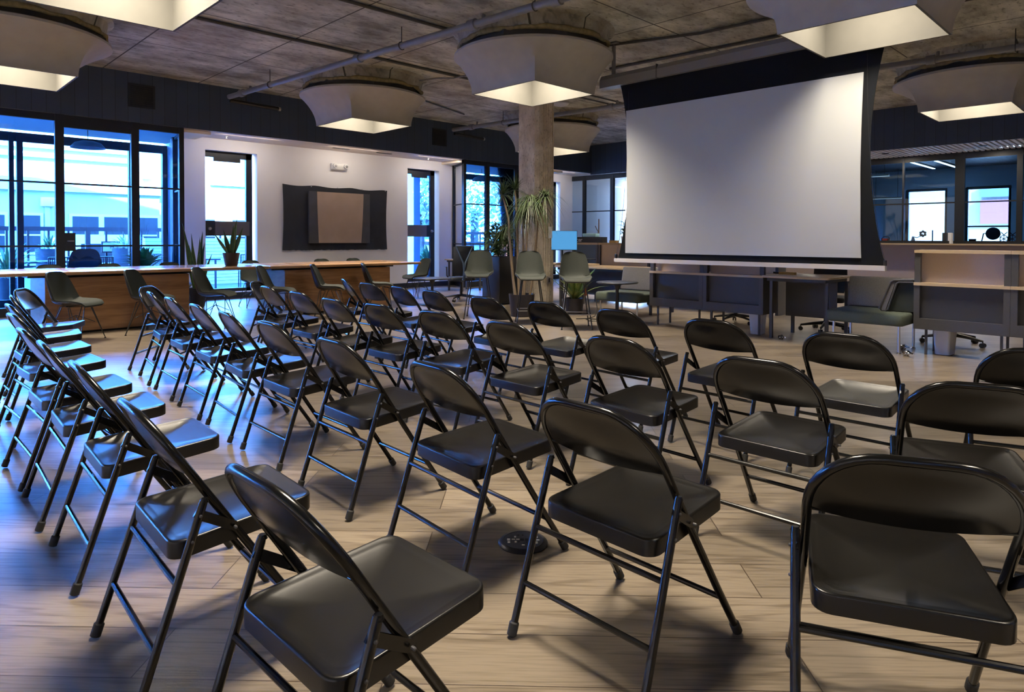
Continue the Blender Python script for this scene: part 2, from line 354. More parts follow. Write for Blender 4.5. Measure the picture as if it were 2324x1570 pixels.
# ------------------------------------------------------------------ the room shell
GY, WY, CZ, SZ = 12.55, 13.43, 4.0, 3.17     # glass bay front, window wall, ceiling, soffit height
XF, XP, XO = 15.6, 15.8, 17.3                # right fascia, corner partition, office glass
struct('floor', MB().box(-7, 22, -5, 14.9, -.2, 0), M['floor'])
struct('ceiling', MB().box(-7, 22, -5, 14.9, CZ, CZ+.25), M['ceiling'])
w = MB()
for x0, x1 in ((4.28,4.81),(5.84,9.6),(10.58,11.06),(13.9,14.45),(15.26,18.6)): w.box(x0, x1, WY, WY+.3, 0, SZ)
for x0, x1 in ((4.81,5.84),(9.6,10.58),(14.45,15.26)): w.box(x0, x1, WY, WY+.3, 2.94, SZ); w.box(x0, x1, WY, WY+.3, 0, .13)
w.box(-7, 18.6, WY, WY+.3, SZ+.02, CZ)
struct('wall_left', w, M['white'])
wn = MB().box(-7.3, -7, -5, -4.6, 0, CZ); wn.box(-7.3, -7, 12.2, 14.9, 0, CZ); wn.box(-7.3, -7, -4.6, 12.2, 3.6, CZ)
struct('wall_near', wn, M['white'])
struct('wall_back', MB().box(-7, 22, -5.3, -5, 0, CZ), M['white'])
struct('wall_right', MB().box(XO, XO+.15, -5, 8, 0, 1.10), M['knee'])
struct('trim_ledge', MB().box(XO-.22, XO+.3, -5, 8, 1.10, 1.135), M['ply'])
struct('trim_fascia_left', MB().box(-7, XF, 12.5, 12.54, SZ, CZ), M['fascia_a'])
struct('trim_fascia_right', MB().box(XF, XF+.04, -5, 12.54, SZ-.04, CZ), M['fascia_b'])
struct('trim_soffit_left', MB().box(-7, XP+.1, 12.54, WY, SZ, SZ+.03), M['soffit'])
sl = MB()
for k in range(125):
    y = -4.9 + k*.105
    sl.box(XF+.04, XO, y, y+.062, SZ-.03, SZ)
struct('trim_soffit_slats', sl, M['slat'])
struct('trim_soffit_backing', MB().box(XF+.04, XO+.1, -5, 8.2, SZ+.04, SZ+.06), M['dark'])
bb = MB()
for x0, x1 in ((4.28,11.06),(13.9,15.8)): bb.box(x0, x1, WY-.02, WY, 0, .12)
struct('baseboard_left', bb, M['base'])

# ---- glazed bays (posts, transoms, panes are parts of the window)
def post(x0, x1, y0, y1, z0, z1, par, name='post'): return MB().box(x0, x1, y0, y1, z0, z1).build(name, M['frame'], par, 0)
def bay(name, posts, x0, x1, ret, ret_front, outer):
    root = MB().box(x0, x1, GY, GY+.06, SZ-.11, SZ).build(name, M['frame'], None, 0); root['kind'] = 'structure'
    post(x0, x1, GY, GY+.06, 0, .14, root, 'bottom_rail')
    for z in (2.08, 1.08): post(x0, x1, GY+.01, GY+.04, z-.014, z+.014, root, 'transom')
    for a, b in posts: post(a, b, GY-.01, GY+.07, 0, SZ, root)
    MB().box(x0, x1, GY+.025, GY+.031, .14, SZ-.11).build('pane', M['glass'], root, 0)
    # the return pane back to the wall
    m = MB(); fx, bx = ret_front, ret
    for z0, z1 in ((0,.14),(1.066,1.094),(2.066,2.094),(SZ-.11,SZ)):
        m.add([(fx-.02,GY,z0),(fx+.02,GY,z0),(bx+.02,WY,z0),(bx-.02,WY,z0),(fx-.02,GY,z1),(fx+.02,GY,z1),(bx+.02,WY,z1),(bx-.02,WY,z1)],
              [(3,2,1,0),(4,5,6,7),(0,1,5,4),(1,2,6,5),(2,3,7,6),(3,0,4,7)])
    m.build('return_rail', M['frame'], root, 0)
    post(bx-.05, bx+.05, WY-.03, WY+.05, 0, SZ, root)
    m = MB(); m.add([(fx,GY,.14),(bx,WY,.14),(bx,WY,SZ-.1),(fx,GY,SZ-.1)], [(0,1,2,3)]); m.build('return_pane', M['glass'], root, 0)
    return root
b1 = bay('window_1', [(2.21,2.33),(3.29,3.41),(4.05,4.13),(.55,.67),(-.6,-.48),(-2.4,-2.28)], -7, 4.13, 4.26, 4.10, None)
MB().box(2.33, 3.29, GY, GY+.05, 2.97, 3.06).build('door_head', M['frame'], b1, 0)
lk = MB().box(2.33, 2.47, GY-.03, GY+.05, 1.0, 1.29).build('lock_box', M['frame'], b1, 0)
MB().tube([(2.36,GY-.04,1.16),(2.36,GY-.075,1.16),(2.44,GY-.075,1.16)], .009).build('lever', M['steel'], lk)
b2 = bay('window_2', [(10.65,10.73),(11.40,11.52),(12.42,12.54),(13.84,13.92)], 10.65, 13.92, 11.06, 10.69, None)
def outer_glazing(name, x0, x1, posts):
    r = MB().box(x0, x1, 14.4, 14.48, 2.9, 3.06).build(name, M['frame'], None, 0); r['kind'] = 'structure'
    for a, b in posts: post(a, b, 14.38, 14.5, 0, 3.0, r)
    post(x0, x1, 14.4, 14.48, 0, .12, r, 'sill')
    MB().box(x0, x1, 14.43, 14.436, .12, 2.9).build('pane', M['glass_clear'], r, 0)
outer_glazing('window_3', -7, 4.42, [(1.86,1.93),(1.97,2.06),(3.73,3.80),(4.33,4.42),(-.5,-.4),(-3,-2.9)])
outer_glazing('window_4', 10.2, 14.4, [(10.2,10.28),(12.0,12.1),(12.16,12.24),(14.3,14.4)])
bw = MB().box(4.42, 4.62, WY+.3, 14.6, 0, SZ); bw.box(10.0, 10.2, WY+.3, 14.6, 0, SZ); bw.box(14.42, 14.6, WY+.3, 14.6, 0, SZ)
struct('wall_bay_sides', bw, M['white'])
M['bay_cream'] = mat('cream_bay_paint', (.92,.80,.62), .7)
bc = MB().box(-7, 4.62, GY+.06, 14.5, SZ-.06, SZ-.01); bc.box(10.66, 14.42, GY+.06, 14.5, SZ-.06, SZ-.01)
struct('ceiling_bays', bc, M['bay_cream'])

# unseen window wall added behind the camera's left for fill light
r = MB().box(-7.2, -7.1, -4.6, 12.2, 3.5, 3.6).build('window_9', M['frame'], None, 0); r['kind'] = 'structure'
for k in range(8): post(-7.2, -7.1, -4.6+k*2.386, -4.52+k*2.386, 0, 3.5, r)
MB().box(-7.155, -7.149, -4.6, 12.2, .02, 3.5).build('pane', glass('fill_tint_glass', (.165,.118,.080)), r, 0)
# ---- glazed doors in the window wall
def glazed_door(name, x0, x1, lock_left):
    y = WY+.13; z0, z1 = .13, 2.94; fw = .075
    r = MB().box(x0, x1-.05, y, y+.07, z1-.12, z1).build(name, M['frame'], None, 0); r['kind'] = 'structure'
    for q0, q1 in ((x0, x0+.03), (x1-.05-fw-.05, x1-.05)): MB().box(q0, q1, y, y+.07, z0, z1).build('jamb', M['frame'], r, 0)
    MB().box(x0, x1-.05, y, y+.07, z0, z0+.07).build('bottom_rail', M['frame'], r, 0)
    MB().box(x0+.2, x1-.3, y-.02, y, z1-.2, z1-.11).build('door_closer', M['frame'], r, 0)
    a, b = x0+.02, x1-.12
    bd = MB().box(a, b, y-.03, y+.06, 1.26, 1.55).build('push_plate', mat('bronze_plate', (.16,.14,.125), .45, .3), r, 0)
    lx = (a, a+.2) if lock_left else (b-.2, b)
    MB().box(lx[0], lx[1], y-.035, y+.06, 1.255, 1.555).build('lock_plate', M['base'], bd, 0)
    kx = a+.09 if lock_left else b-.05
    kb = MB(); kb.lathe([(.034,0),(.034,.012),(.022,.03),(.026,.05),(0.002,.055)], n=18); kb.xf(Matrix.Translation((kx,y-.035,1.40)) @ Matrix.Rotation(pi/2,4,'X'))
    kb.build('knob', M['steel'], bd)
    MB().box(x0+.03, x1-.16, y+.03, y+.036, z0+.05, z1-.12).build('pane', M['glass_door'], r, 0)
glazed_door('door_1', 4.81, 5.84, True)
glazed_door('door_2', 9.6, 10.58, False)
glazed_door('door_3', 14.45, 15.26, False)

# ---- corner partition and office partition
def partition(name, x, y0, y1, posts, z0, glassm):
    r = MB().box(x, x+.06, y0, y1, 3.0, SZ-.03).build(name, M['frame'], None, 0); r['kind'] = 'structure'
    for a, b in posts: post(x-.01, x+.07, a, b, z0, SZ-.03, r)
    post(x+.01, x+.04, y0, y1, 2.03, 2.06, r, 'transom')
    post(x, x+.06, y0, y1, z0, z0+.06, r, 'sill')
    MB().box(x+.025, x+.031, y0, y1, z0+.06, 3.0).build('pane', glassm, r, 0)
    return r
partition('window_5', XP, 8.0, WY, [(12.9,13.0),(11.83,11.95),(10.9,10.96),(9.6,9.66),(8.0,8.1)], 0, M['glass_clear'])
partition('window_6', XO, -5, 8.0, [(7.9,8.0),(6.2,6.26),(4.62,4.66),(3.44,3.62),(2.42,2.52),(.6,.68),(-1.5,-1.42)], 1.135, M['glass_office'])
struct('wall_corner_office', MB().box(XP, 22, 7.94, 8.0, 0, SZ), M['white'])
# meeting room behind the corner partition, open to daylight through its far wall
mr = MB().box(18.5, 18.7, 8, 12.9, 0, SZ); mr.box(18.5, 18.7, 12.9, 14.2, 0, .9); mr.box(18.5,18.7,14.2,14.9,0,SZ); mr.box(15.8, 18.7, 14.85, 14.9, 0, SZ)
struct('wall_meeting', mr, M['white'])
struct('ceiling_meeting', MB().box(XP+.1, 18.7, 8, 14.9, SZ, SZ+.03), M['white'])
# office behind the right glass
XB = 21.0
ow = MB()
wins = [(4.60,5.50),(3.20,4.10)]
ow.box(XB, XB+.2, -5, 8, 0, 1.1); ow.box(XB, XB+.2, -5, 8, 2.58, SZ)
for a, b in ((5.50,8),(4.10,4.60),(-5,3.20)): ow.box(XB, XB+.2, a, b, 1.1, 2.58)
struct('wall_office', ow, M['office_wall'])
struct('ceiling_office', MB().box(XO+.1, XB+.2, -5, 8, SZ-.02, SZ+.02), M['office_ceiling'])
for i, (a, b) in enumerate(wins):
    r = MB().box(XB-.03, XB+.05, a-.03, b+.03, 2.55, 2.62).build('window_%d' % (7+i), M['frame'], None, 0); r['kind'] = 'structure'
    post(XB-.03, XB+.05, b-.01, b+.05, 1.1, 2.6, r); post(XB, XB+.05, a-.03, a+.02, 1.1, 2.6, r)
    MB().box(XB+.02, XB+.026, a, b, 1.1, 2.56).build('pane', M['glass_clear'], r, 0)
    if i: post(XB, XB+.05, a, b, 1.55, 1.59, r, 'mid_rail')

# ---- concrete column with a fluted face
cx0, cx1, cyy0, cyy1 = 9.12, 9.60, 8.62, 9.10
poly = [(cx0,cyy1),(cx0,cyy0+.06)]
poly += [(cx0+.03,cyy0+.03),(cx0+.06,cyy0)]
k = cx0+.16
for i in range(5):
    poly += [(k,cyy0),(k+.012,cyy0+.022),(k+.040,cyy0+.022),(k+.052,cyy0)]; k += .066
poly += [(cx1-.02,cyy0),(cx1,cyy0+.03),(cx1,cyy1)]
col = MB().prism(poly[::-1], 0, CZ); struct('trim_column', col, M['column'])
o = thing('light_switch', 'white light switch plate on the right side of the concrete column', 'switch', (cx0+.37,cyy0,1.34))
MB().rbox(-.055,.055,-.02,0,-.11,.11,.008).build('plate', M['white_obj'], o); MB().box(-.016,.016,-.028,-.02,-.035,.035).build('rocker', M['white_obj'], o, 0)
o = thing('thermostat', 'small white thermostat with grey display on the concrete column behind the tall plant', 'thermostat', (cx0,8.93,1.40))
MB().box(-.03,0,-.075,.075,-.09,.09).build('case', M['white_obj'], o, 0); MB().box(-.034,-.03,-.045,.045,.01,.06).build('display', M['ext_glass'], o, 0)
o = thing('outlet_box', 'small grey outlet box low on the fluted concrete column', 'outlet', (cx0+.33,cyy0,.42))
MB().box(-.05,.05,-.03,0,-.07,.07).build('box', M['steel'], o, 0); MB().box(-.02,.02,-.034,-.03,-.04,.04).build('socket', M['black_plastic'], o, 0)

# ------------------------------------------------------------------ ceiling lamps
def make_lamp(loc, label):
    t = thing('ceiling_lamp', label, 'lamp', loc, 0, 'square mouthed plaster ceiling lamps')
    N = 96; R = 1.08; a = .593; rings = []
    for i in range(15):
        u = i/14; g = 1-(1-u)**1.9; z = -.344 - .466*u; rg = []
        for k in range(N):
            th = 2*pi*k/N + pi/4
            rs = a/max(abs(cos(th)), abs(sin(th))); r = R*(1-g) + rs*g
            rg.append((r*cos(th), r*sin(th), z))
        rings.append(rg)
    top = [[(rr*cos(2*pi*k/N+pi/4), rr*sin(2*pi*k/N+pi/4), zz) for k in range(N)] for rr, zz in ((.80,-.30),(1.05,-.30),(1.08,-.315))]
    MB().loft((top+rings)[::-1]).build('shade', M['plaster'], t, 40)
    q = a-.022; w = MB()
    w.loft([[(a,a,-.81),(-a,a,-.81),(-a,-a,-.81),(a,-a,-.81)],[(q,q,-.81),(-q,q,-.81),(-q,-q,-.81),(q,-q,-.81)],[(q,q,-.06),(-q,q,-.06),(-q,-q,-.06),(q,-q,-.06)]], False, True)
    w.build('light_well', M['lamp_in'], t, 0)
    oc = [(1.02*cos(radians(22.5+45*k)), 1.02*sin(radians(22.5+45*k))) for k in range(8)]
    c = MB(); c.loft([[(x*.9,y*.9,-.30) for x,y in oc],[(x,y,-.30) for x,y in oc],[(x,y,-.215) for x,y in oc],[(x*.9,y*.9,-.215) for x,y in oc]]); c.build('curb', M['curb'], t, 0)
    MB().lathe([(.99,-.215),(1.03,-.03),(1.10,0)], n=48, cap0=False, cap1=False).build('collar', M['ceiling'], t, 40)
    rnd = random.Random(label); f = MB(); pts = []
    for k in range(48):
        th = 2*pi*k/48; rr = 1.0+rnd.uniform(-.02,.03); pts.append((rr*cos(th), rr*sin(th), -.20+rnd.uniform(-.008,.008)))
    f.tube(pts, [.030+rnd.uniform(-.014,.016) for _ in range(49)], 8, closed=True)
    f.build('foam_seal', M['foam'], t, 60)
    return t
lamp_spots = [
    ((6.59,6.30), 'square mouthed grey plaster ceiling lamp directly in front of the concrete column'),
    ((6.35,10.2), 'square mouthed grey plaster ceiling lamp above the oak tables, right of the far left one'),
    ((1.34,10.16), 'square mouthed grey plaster ceiling lamp over the left glass bay, cut by the left edge'),
    ((1.575,6.23), 'large square mouthed ceiling lamp cut by the top edge at the left'),
    ((6.91,2.205), 'large square mouthed grey plaster ceiling lamp hanging before the projection screen'),
    ((11.26,10.16), 'square mouthed grey plaster ceiling lamp partly hidden behind the concrete column'),
    ((12.30,2.36), 'square mouthed grey plaster ceiling lamp right of the screen, cut by the right edge'),
]
def lamp_light(x, y, watts):
    ld = bpy.data.lights.new('lamp_light', 'AREA'); ld.shape = 'SQUARE'; ld.size = .9; ld.energy = watts; ld.color = (1.0,.87,.69); ld.spread = radians(LAMP_SPREAD)
    lo = bpy.data.objects.new('lamp_light', ld); COL.objects.link(lo); lo.location = (x, y, CZ-.10)
LAMP_W, LAMP_SPREAD = 170, 130
l0 = None
for (x, y), lb in lamp_spots:
    if l0 is None: l0 = make_lamp((x,y,CZ), lb)
    else: dup(l0, (x,y,CZ), 0, lb)
    lamp_light(x, y, LAMP_W*(.62 if 'before the projection' in lb else 1))
for x, y in ((11.4,6.25),(1.6,2.2),(1.6,-1.8),(6.9,-1.8),(-3.4,6.2)):  # unseen lamps added to the grid for more brightness
    dup(l0, (x,y,CZ), 0, 'square mouthed plaster ceiling lamp out of the picture'); lamp_light(x, y, LAMP_W)

# ------------------------------------------------------------------ pipes and ceiling fittings
def pipe_run(name, label, pts, r, fittings, group=None):
    t = thing(name, label, 'pipe', pts[0], 0, group); p0 = Vector(pts[0])
    MB().tube([Vector(p)-p0 for p in pts], r, 14).build('tube', M['pipe'], t)
    A, B = Vector(pts[0]), Vector(pts[-1]); d = (B-A).normalized()
    for u in fittings:
        c = A.lerp(B, u) - p0
        MB().tube([c-d*.06, c-d*.055, c+d*.055, c+d*.06], [r*1.1, r*1.45, r*1.45, r*1.1], 14).build('coupling', M['pipe'], t)
        h = c + d*.12 + Vector((.07,0,.02))
        sp = MB().tube([c+d*.06, c+d*.06+Vector((.10,0,.03)), c+d*.06+Vector((.12,0,.13))], .022, 10)
        sp.build('sprinkler_branch', M['pipe'], t)
    for u in [f+.08 for f in fittings if f < .95]:
        c = A.lerp(B, u) - p0
        hg = MB().tube([c+Vector((0,0,r)), Vector((c.x, c.y, CZ-p0.z))], .007, 6)
        hg.tube([c+d.cross(Vector((0,0,1)))*(r+.006)*cos(q)+Vector((0,0,1))*(r+.006)*sin(q) for q in [2*pi*k/16 for k in range(16)]], .006, 6, closed=True)
        hg.build('hanger', M['conduit'], t)
pipe_run('sprinkler_pipe', 'long grey sprinkler pipe under the ceiling from the left fascia to the top centre', [(4.76,12.1,3.75),(5.62,.2,3.75)], .045, [.04,.325,.515,.62])
pipe_run('sprinkler_pipe', 'grey sprinkler pipe behind the concrete column running right above the screen', [(9.9,12.05,3.75),(11.0,.2,3.75)], .045, [.05,.36,.6,.8])
def conduit(label, pts, r=.018, m='conduit', name='conduit'):
    o = MB().tube(pts, r, 8).build(name, M[m]); tag(o, label, 'conduit')
conduit('dark ceiling conduit crossing the ceiling from the top left lamp towards the column', [(1.0,8.74,3.974),(8.6,8.74,3.974)], .022)
conduit('dark ceiling conduit ending at the central lamp from the top edge', [(2.8,6.88,3.974),(5.62,6.88,3.974)], .022)
conduit('thin conduit bending from the lamp over the table to the central lamp', [(6.9,9.3,3.93),(7.0,8.95,3.93),(7.2,8.75,3.93),(7.25,7.8,3.93),(7.1,7.2,3.93)], .014, 'pipe')
conduit('dark conduit running right from the central lamp along the ceiling', [(7.62,5.85,3.974),(8.05,4.6,3.974),(8.3,1.2,3.974)], .020)
conduit('dark conduit along the ceiling just behind the screen casing', [(8.7,6.6,3.974),(8.95,3.4,3.974),(9.2,.4,3.974)], .022)
conduit('dark conduit from the lamp over the table to the corner of the fascia', [(7.4,10.5,3.974),(9.6,11.3,3.974)], .016)
conduit('upper thin conduit crossing the ceiling between column and screen', [(9.95,8.35,3.98),(13.9,8.35,3.98)], .014)
conduit('lower thin conduit crossing the ceiling between column and screen', [(9.8,8.1,3.98),(13.7,8.1,3.98)], .014)
conduit('thin conduit crossing the ceiling at the upper right beside the big lamp', [(8.6,1.9,3.975),(9.6,-.6,3.975)], .016)
o = thing('smoke_detector', 'round white dome on the ceiling beside the top of the column', 'detector', (10.25,9.02,CZ))
MB().lathe([(.17,0),(.17,-.03),(.13,-.06),(.05,-.08),(.002,-.082)], n=28).build('cover', M['white_obj'], o); MB().lathe([(.185,0),(.185,-.012)], n=28).build('rim', M['steel'], o)
def spot_tube(loc, label):
    t = thing('tube_spotlight', label, 'light', loc)
    MB().tube([(0,0,0),(.92,0,-.03)], .035, 14).build('body', M['black_plastic'], t)
    MB().tube([(.92,0,-.03),(.96,0,-.03)], .040, 14).build('end_cap', M['steel'], t)
    MB().tube([(.3,0,0),(.3,.0,.22)], .008, 6).build('rod', M['black_plastic'], t)
spot_tube((4.85,12.3,3.73), 'dark tube spotlight on the navy fascia left of the table lamp')
spot_tube((10.15,12.3,3.72), 'dark tube spotlight on the navy fascia left of the column')
def vent(loc, label):
    t = thing('air_vent', label, 'vent', loc, 0, 'air vents in the navy fascia')
    MB().box(-.21,.21,-.012,0,-.20,.20).build('frame', M['frame'], t, 0)
    f = MB()
    for k in range(11): z = -.155+k*.031; f.box(-.17,.17,-.022,-.010,z-.009,z+.006)
    f.build('louvre', M['dark'], t, 0)
vent((3.44,12.5,3.62), 'square black air vent in the navy fascia above the left glass bay')
vent((9.85,12.5,3.62), 'square black air vent in the navy fascia left of the column')
def soffit_head(x, y, label):
    t = thing('fire_sprinkler', label, 'sprinkler', (x,y,SZ), 0, 'sprinkler heads in the soffit')
    MB().lathe([(.035,0),(.035,-.008),(.012,-.012),(.012,-.035)], n=16).build('escutcheon', M['steel'], t)
    MB().lathe([(.022,-.035),(.022,-.04)], n=12).build('deflector', M['steel'], t)
soffit_head(5.05, 13.0, 'small sprinkler head in the wooden soffit above the left glazed door')
soffit_head(9.9, 13.0, 'small sprinkler head in the wooden soffit above the right glazed door')
for x, lb in ((7.5,'left slot diffuser in the wooden soffit above the dark wall cloth'),(8.6,'right slot diffuser in the wooden soffit above the dark wall cloth')):
    o = thing('slot_diffuser', lb, 'vent', (x,12.95,SZ), 0, 'slot diffusers in the soffit')
    MB().box(-.2,.2,-.03,.03,-.008,0).build('frame', M['board_edge'], o, 0); MB().box(-.18,.18,-.015,.015,-.011,-.008).build('slot', M['dark'], o, 0)
def wall_fill(x, ln, watts):  # added fill lamps under the soffit, no fitting, brighten the white wall
    ld = bpy.data.lights.new('soffit_fill', 'AREA'); ld.shape = 'RECTANGLE'; ld.size = ln; ld.size_y = .12; ld.energy = watts; ld.color = (1.0,.88,.76)
    lo = bpy.data.objects.new('soffit_fill', ld); COL.objects.link(lo); lo.location = (x, 12.70, SZ-.01); lo.rotation_euler = (radians(35),0,0)
for x in (5.4, 7.7, 10.0, 14.6): wall_fill(x, 1.2, 10)
for k, y in enumerate((6.4, 4.75, 2.95, 1.2)):
    o = thing('recessed_downlight', 'recessed downlight in the slatted soffit, %s' % ('hidden behind the screen','first right of the screen','above the wide office post','cut by the right edge')[k], 'light', (16.35,y,SZ-.03), 0, 'recessed downlights in the slatted soffit')
    MB().lathe([(.075,0),(.075,-.012),(.055,-.014),(.05,0)], n=24, cap0=False, cap1=False).build('trim_ring', M['black_plastic'], o)
    MB().lathe([(.05,-.004),(.002,-.004)], n=24, cap0=False, cap1=False).build('lens', M['casing'], o)
    ld = bpy.data.lights.new('downlight', 'AREA'); ld.shape = 'DISK'; ld.size = .10; ld.energy = 24; ld.color = (1.0,.88,.74)
    lo = bpy.data.objects.new('downlight', ld); COL.objects.link(lo); lo.location = (16.35,y,SZ-.05)

# ------------------------------------------------------------------ emergency light and wall piece
o = thing('emergency_light', 'white twin head emergency light high on the white wall', 'light', (7.70,WY,2.82))
MB().rbox(-.20,.20,-.09,0,-.07,.07,.03).build('housing', M['white_obj'], o)
for s in (-1,1):
    h = MB().lathe([(.05,0),(.055,.02),(.05,.05),(.002,.055)], n=20); h.xf(Matrix.Translation((s*.135,-.085,.01)) @ Matrix.Rotation(pi/2,4,'X')); hd = h.build('lamp_head', M['white_obj'], o)
    h = MB().lathe([(.032,.05),(.030,.058),(.002,.060)], n=16); h.xf(Matrix.Translation((s*.135,-.085,.01)) @ Matrix.Rotation(pi/2,4,'X')); h.build('lens', M['steel'], hd)
# dark cloth hung on the wall, sagging between its pins
o = thing('wall_cloth', 'large dark slate cloth pinned flat on the white wall behind the tan board', 'cloth', (7.66,WY,1.66))
m = MB(); nx, nz = 60, 34; vs = []; rc = random.Random(3)
for j in range(nz+1):
    v = j/nz
    for i in range(nx+1):
        u = i/nx; x = -1.30+2.62*u; z = -.70+1.41*v
        sag = -.03*(abs(sin(pi*u*3.0+.4))**1.5+.5*u)*max(0,(v-.6)/.4)**2
        side = .022*sin(pi*v)*(1-2*u)
        wav = .018*sin(u*34+v*2)*max(0,1-v*2.4) + .012*sin(u*11+1.5*v)
        z += sag + (-.012*rc.random() if j == 0 else 0)
        vs.append((x+side*(abs(2*u-1))**3, -.035-wav, z))
m.add(vs, [(j*(nx+1)+i, j*(nx+1)+i+1, (j+1)*(nx+1)+i+1, (j+1)*(nx+1)+i) for j in range(nz) for i in range(nx)])
m.build('cloth', M['canvas_dark'], o, 60)
for k in range(5): MB().lathe([(.012,0),(.012,.01)], n=10).xf(Matrix.Translation((-1.27+k*.635,-.03,.68)) @ Matrix.Rotation(pi/2,4,'X')).build('pin', M['steel'], o)
o = thing('mounted_board', 'tan board with grey side strips mounted on the dark wall cloth', 'board', (7.69,WY-.07,1.67))
MB().box(-.76,.76,-.05,-.0,-.565,.565).build('backing', M['board_edge'], o, 0)
m = MB(); n = 14; vs = []
for j in range(n+1):
    v = j/n; z = -.56+1.12*v; xl = -.585 + .05*(1-v)**1.4 + .01*v; xr = .585 - .06*(1-v)**1.5
    vs += [(xl,-.058,z),(xr,-.058,z),(xr,-.05,z),(xl,-.05,z)]
m.add(vs, [(j*4+a, j*4+(a+1) % 4, j*4+4+(a+1) % 4, j*4+4+a) for j in range(n) for a in range(4)] + [(3,2,1,0),(n*4,n*4+1,n*4+2,n*4+3)])
m.build('tan_face', M['board'], o, 30)

# ------------------------------------------------------------------ projection screen
SX = 7.66
o = thing('projection_screen', 'large lowered projection screen with black masking hanging from the ceiling', 'screen', (SX,4.037,0))
def at(y): return (y-3.9)*1.03514
yl, yr = 5.42, 2.22
cs = MB()
for z0, z1, a, b in ((3.30,3.46,5.74,2.0),): pass
prof = [(-.07,3.373),(.09,3.373),(.09,3.549),(-.03,3.549),(-.07,3.487)]
cs.loft([[(x, at(5.74), z) for x,z in prof],[(x, at(1.75), z) for x,z in prof]], True, True)
cs.build('casing', M['casing'], o, 0)
MB().box(-.075,.095,at(4.83),at(4.82),3.368,3.554).build('casing_joint', M['conduit'], o, 0)
# masking: tab-tensioned, waisted at mid height
def side(v, s):
    # v 0 bottom .. 1 top ; waist
    waist = .17*sin(pi*min(1,v*1.0))**1.2*(1 if v < .5 else 1) ; return waist
n = 30; vs = []; zb, zt = 0.946, 3.394
for j in range(n+1):
    v = j/n; z = zb+(zt-zb)*v
    wl = yl+.02 - .16*(sin(pi*v)**.8) + .02*(1-v); wr = yr-.09 + .16*(sin(pi*v)**.8)
    vs += [(0,at(wl),z),(0,at(wr),z),(.004,at(wr),z),(.004,at(wl),z)]
m = MB(); m.add(vs, [(j*4+a, j*4+4+a, j*4+4+(a+1) % 4, j*4+(a+1) % 4) for j in range(n) for a in range(4)] + [(0,1,2,3),(n*4+3,n*4+2,n*4+1,n*4)])
m.build('masking', M['screen_black'], o, 30)
WL, WR, WB, WT = 5.33, 2.36, 1.023, 3.006
m = MB(); nx, nz = 40, 24; vs = []
for j in range(nz+1):
    for i in range(nx+1):
        u, v = i/nx, j/nz
        bow = .018*sin(pi*v)
        cr = .012*(max(0,1-(u*5))**2 + max(0,(u-.8)*5)**2)*sin(u*60+v*9)*(1-v)
        vs.append((-.012-abs(cr), at(WL+(WR-WL)*u + (bow*(.5-u)*2 if True else 0)*-1), WB+(WT-WB)*v))
m.add(vs, [(j*(nx+1)+i, (j+1)*(nx+1)+i, (j+1)*(nx+1)+i+1, j*(nx+1)+i+1) for j in range(nz) for i in range(nx)])
m.build('projection_surface', M['screen'], o, 60)
MB().box(-.035,.035,at(5.50),at(2.13),0.894,0.946).build('bottom_bar', M['bar'], o, 0)
for y in (5.49,2.14): MB().box(-.02,.02,at(y)-.012,at(y)+.012,0.946,1.003).build('tension_clip', M['black_plastic'], o, 0)
for a, b in ((5.30,5.49),(2.33,2.14)):
    pts = [(0,at(b + (a-b)*sin(pi*u/1.9)**.7), 0.992+2.28*u) for u in [k/10 for k in range(11)]]
    MB().tube(pts, .0025, 5).build('tension_cord', M['cable'], o)
for y in (5.55,2.6):
    br = MB().box(-.02,.02,at(y)-.02,at(y)+.02,3.539,CZ-.02); br.box(-.06,.06,at(y)-.09,at(y)+.09,CZ-.025,CZ-.001); br.build('hanging_bracket', M['pipe'], o, 0)

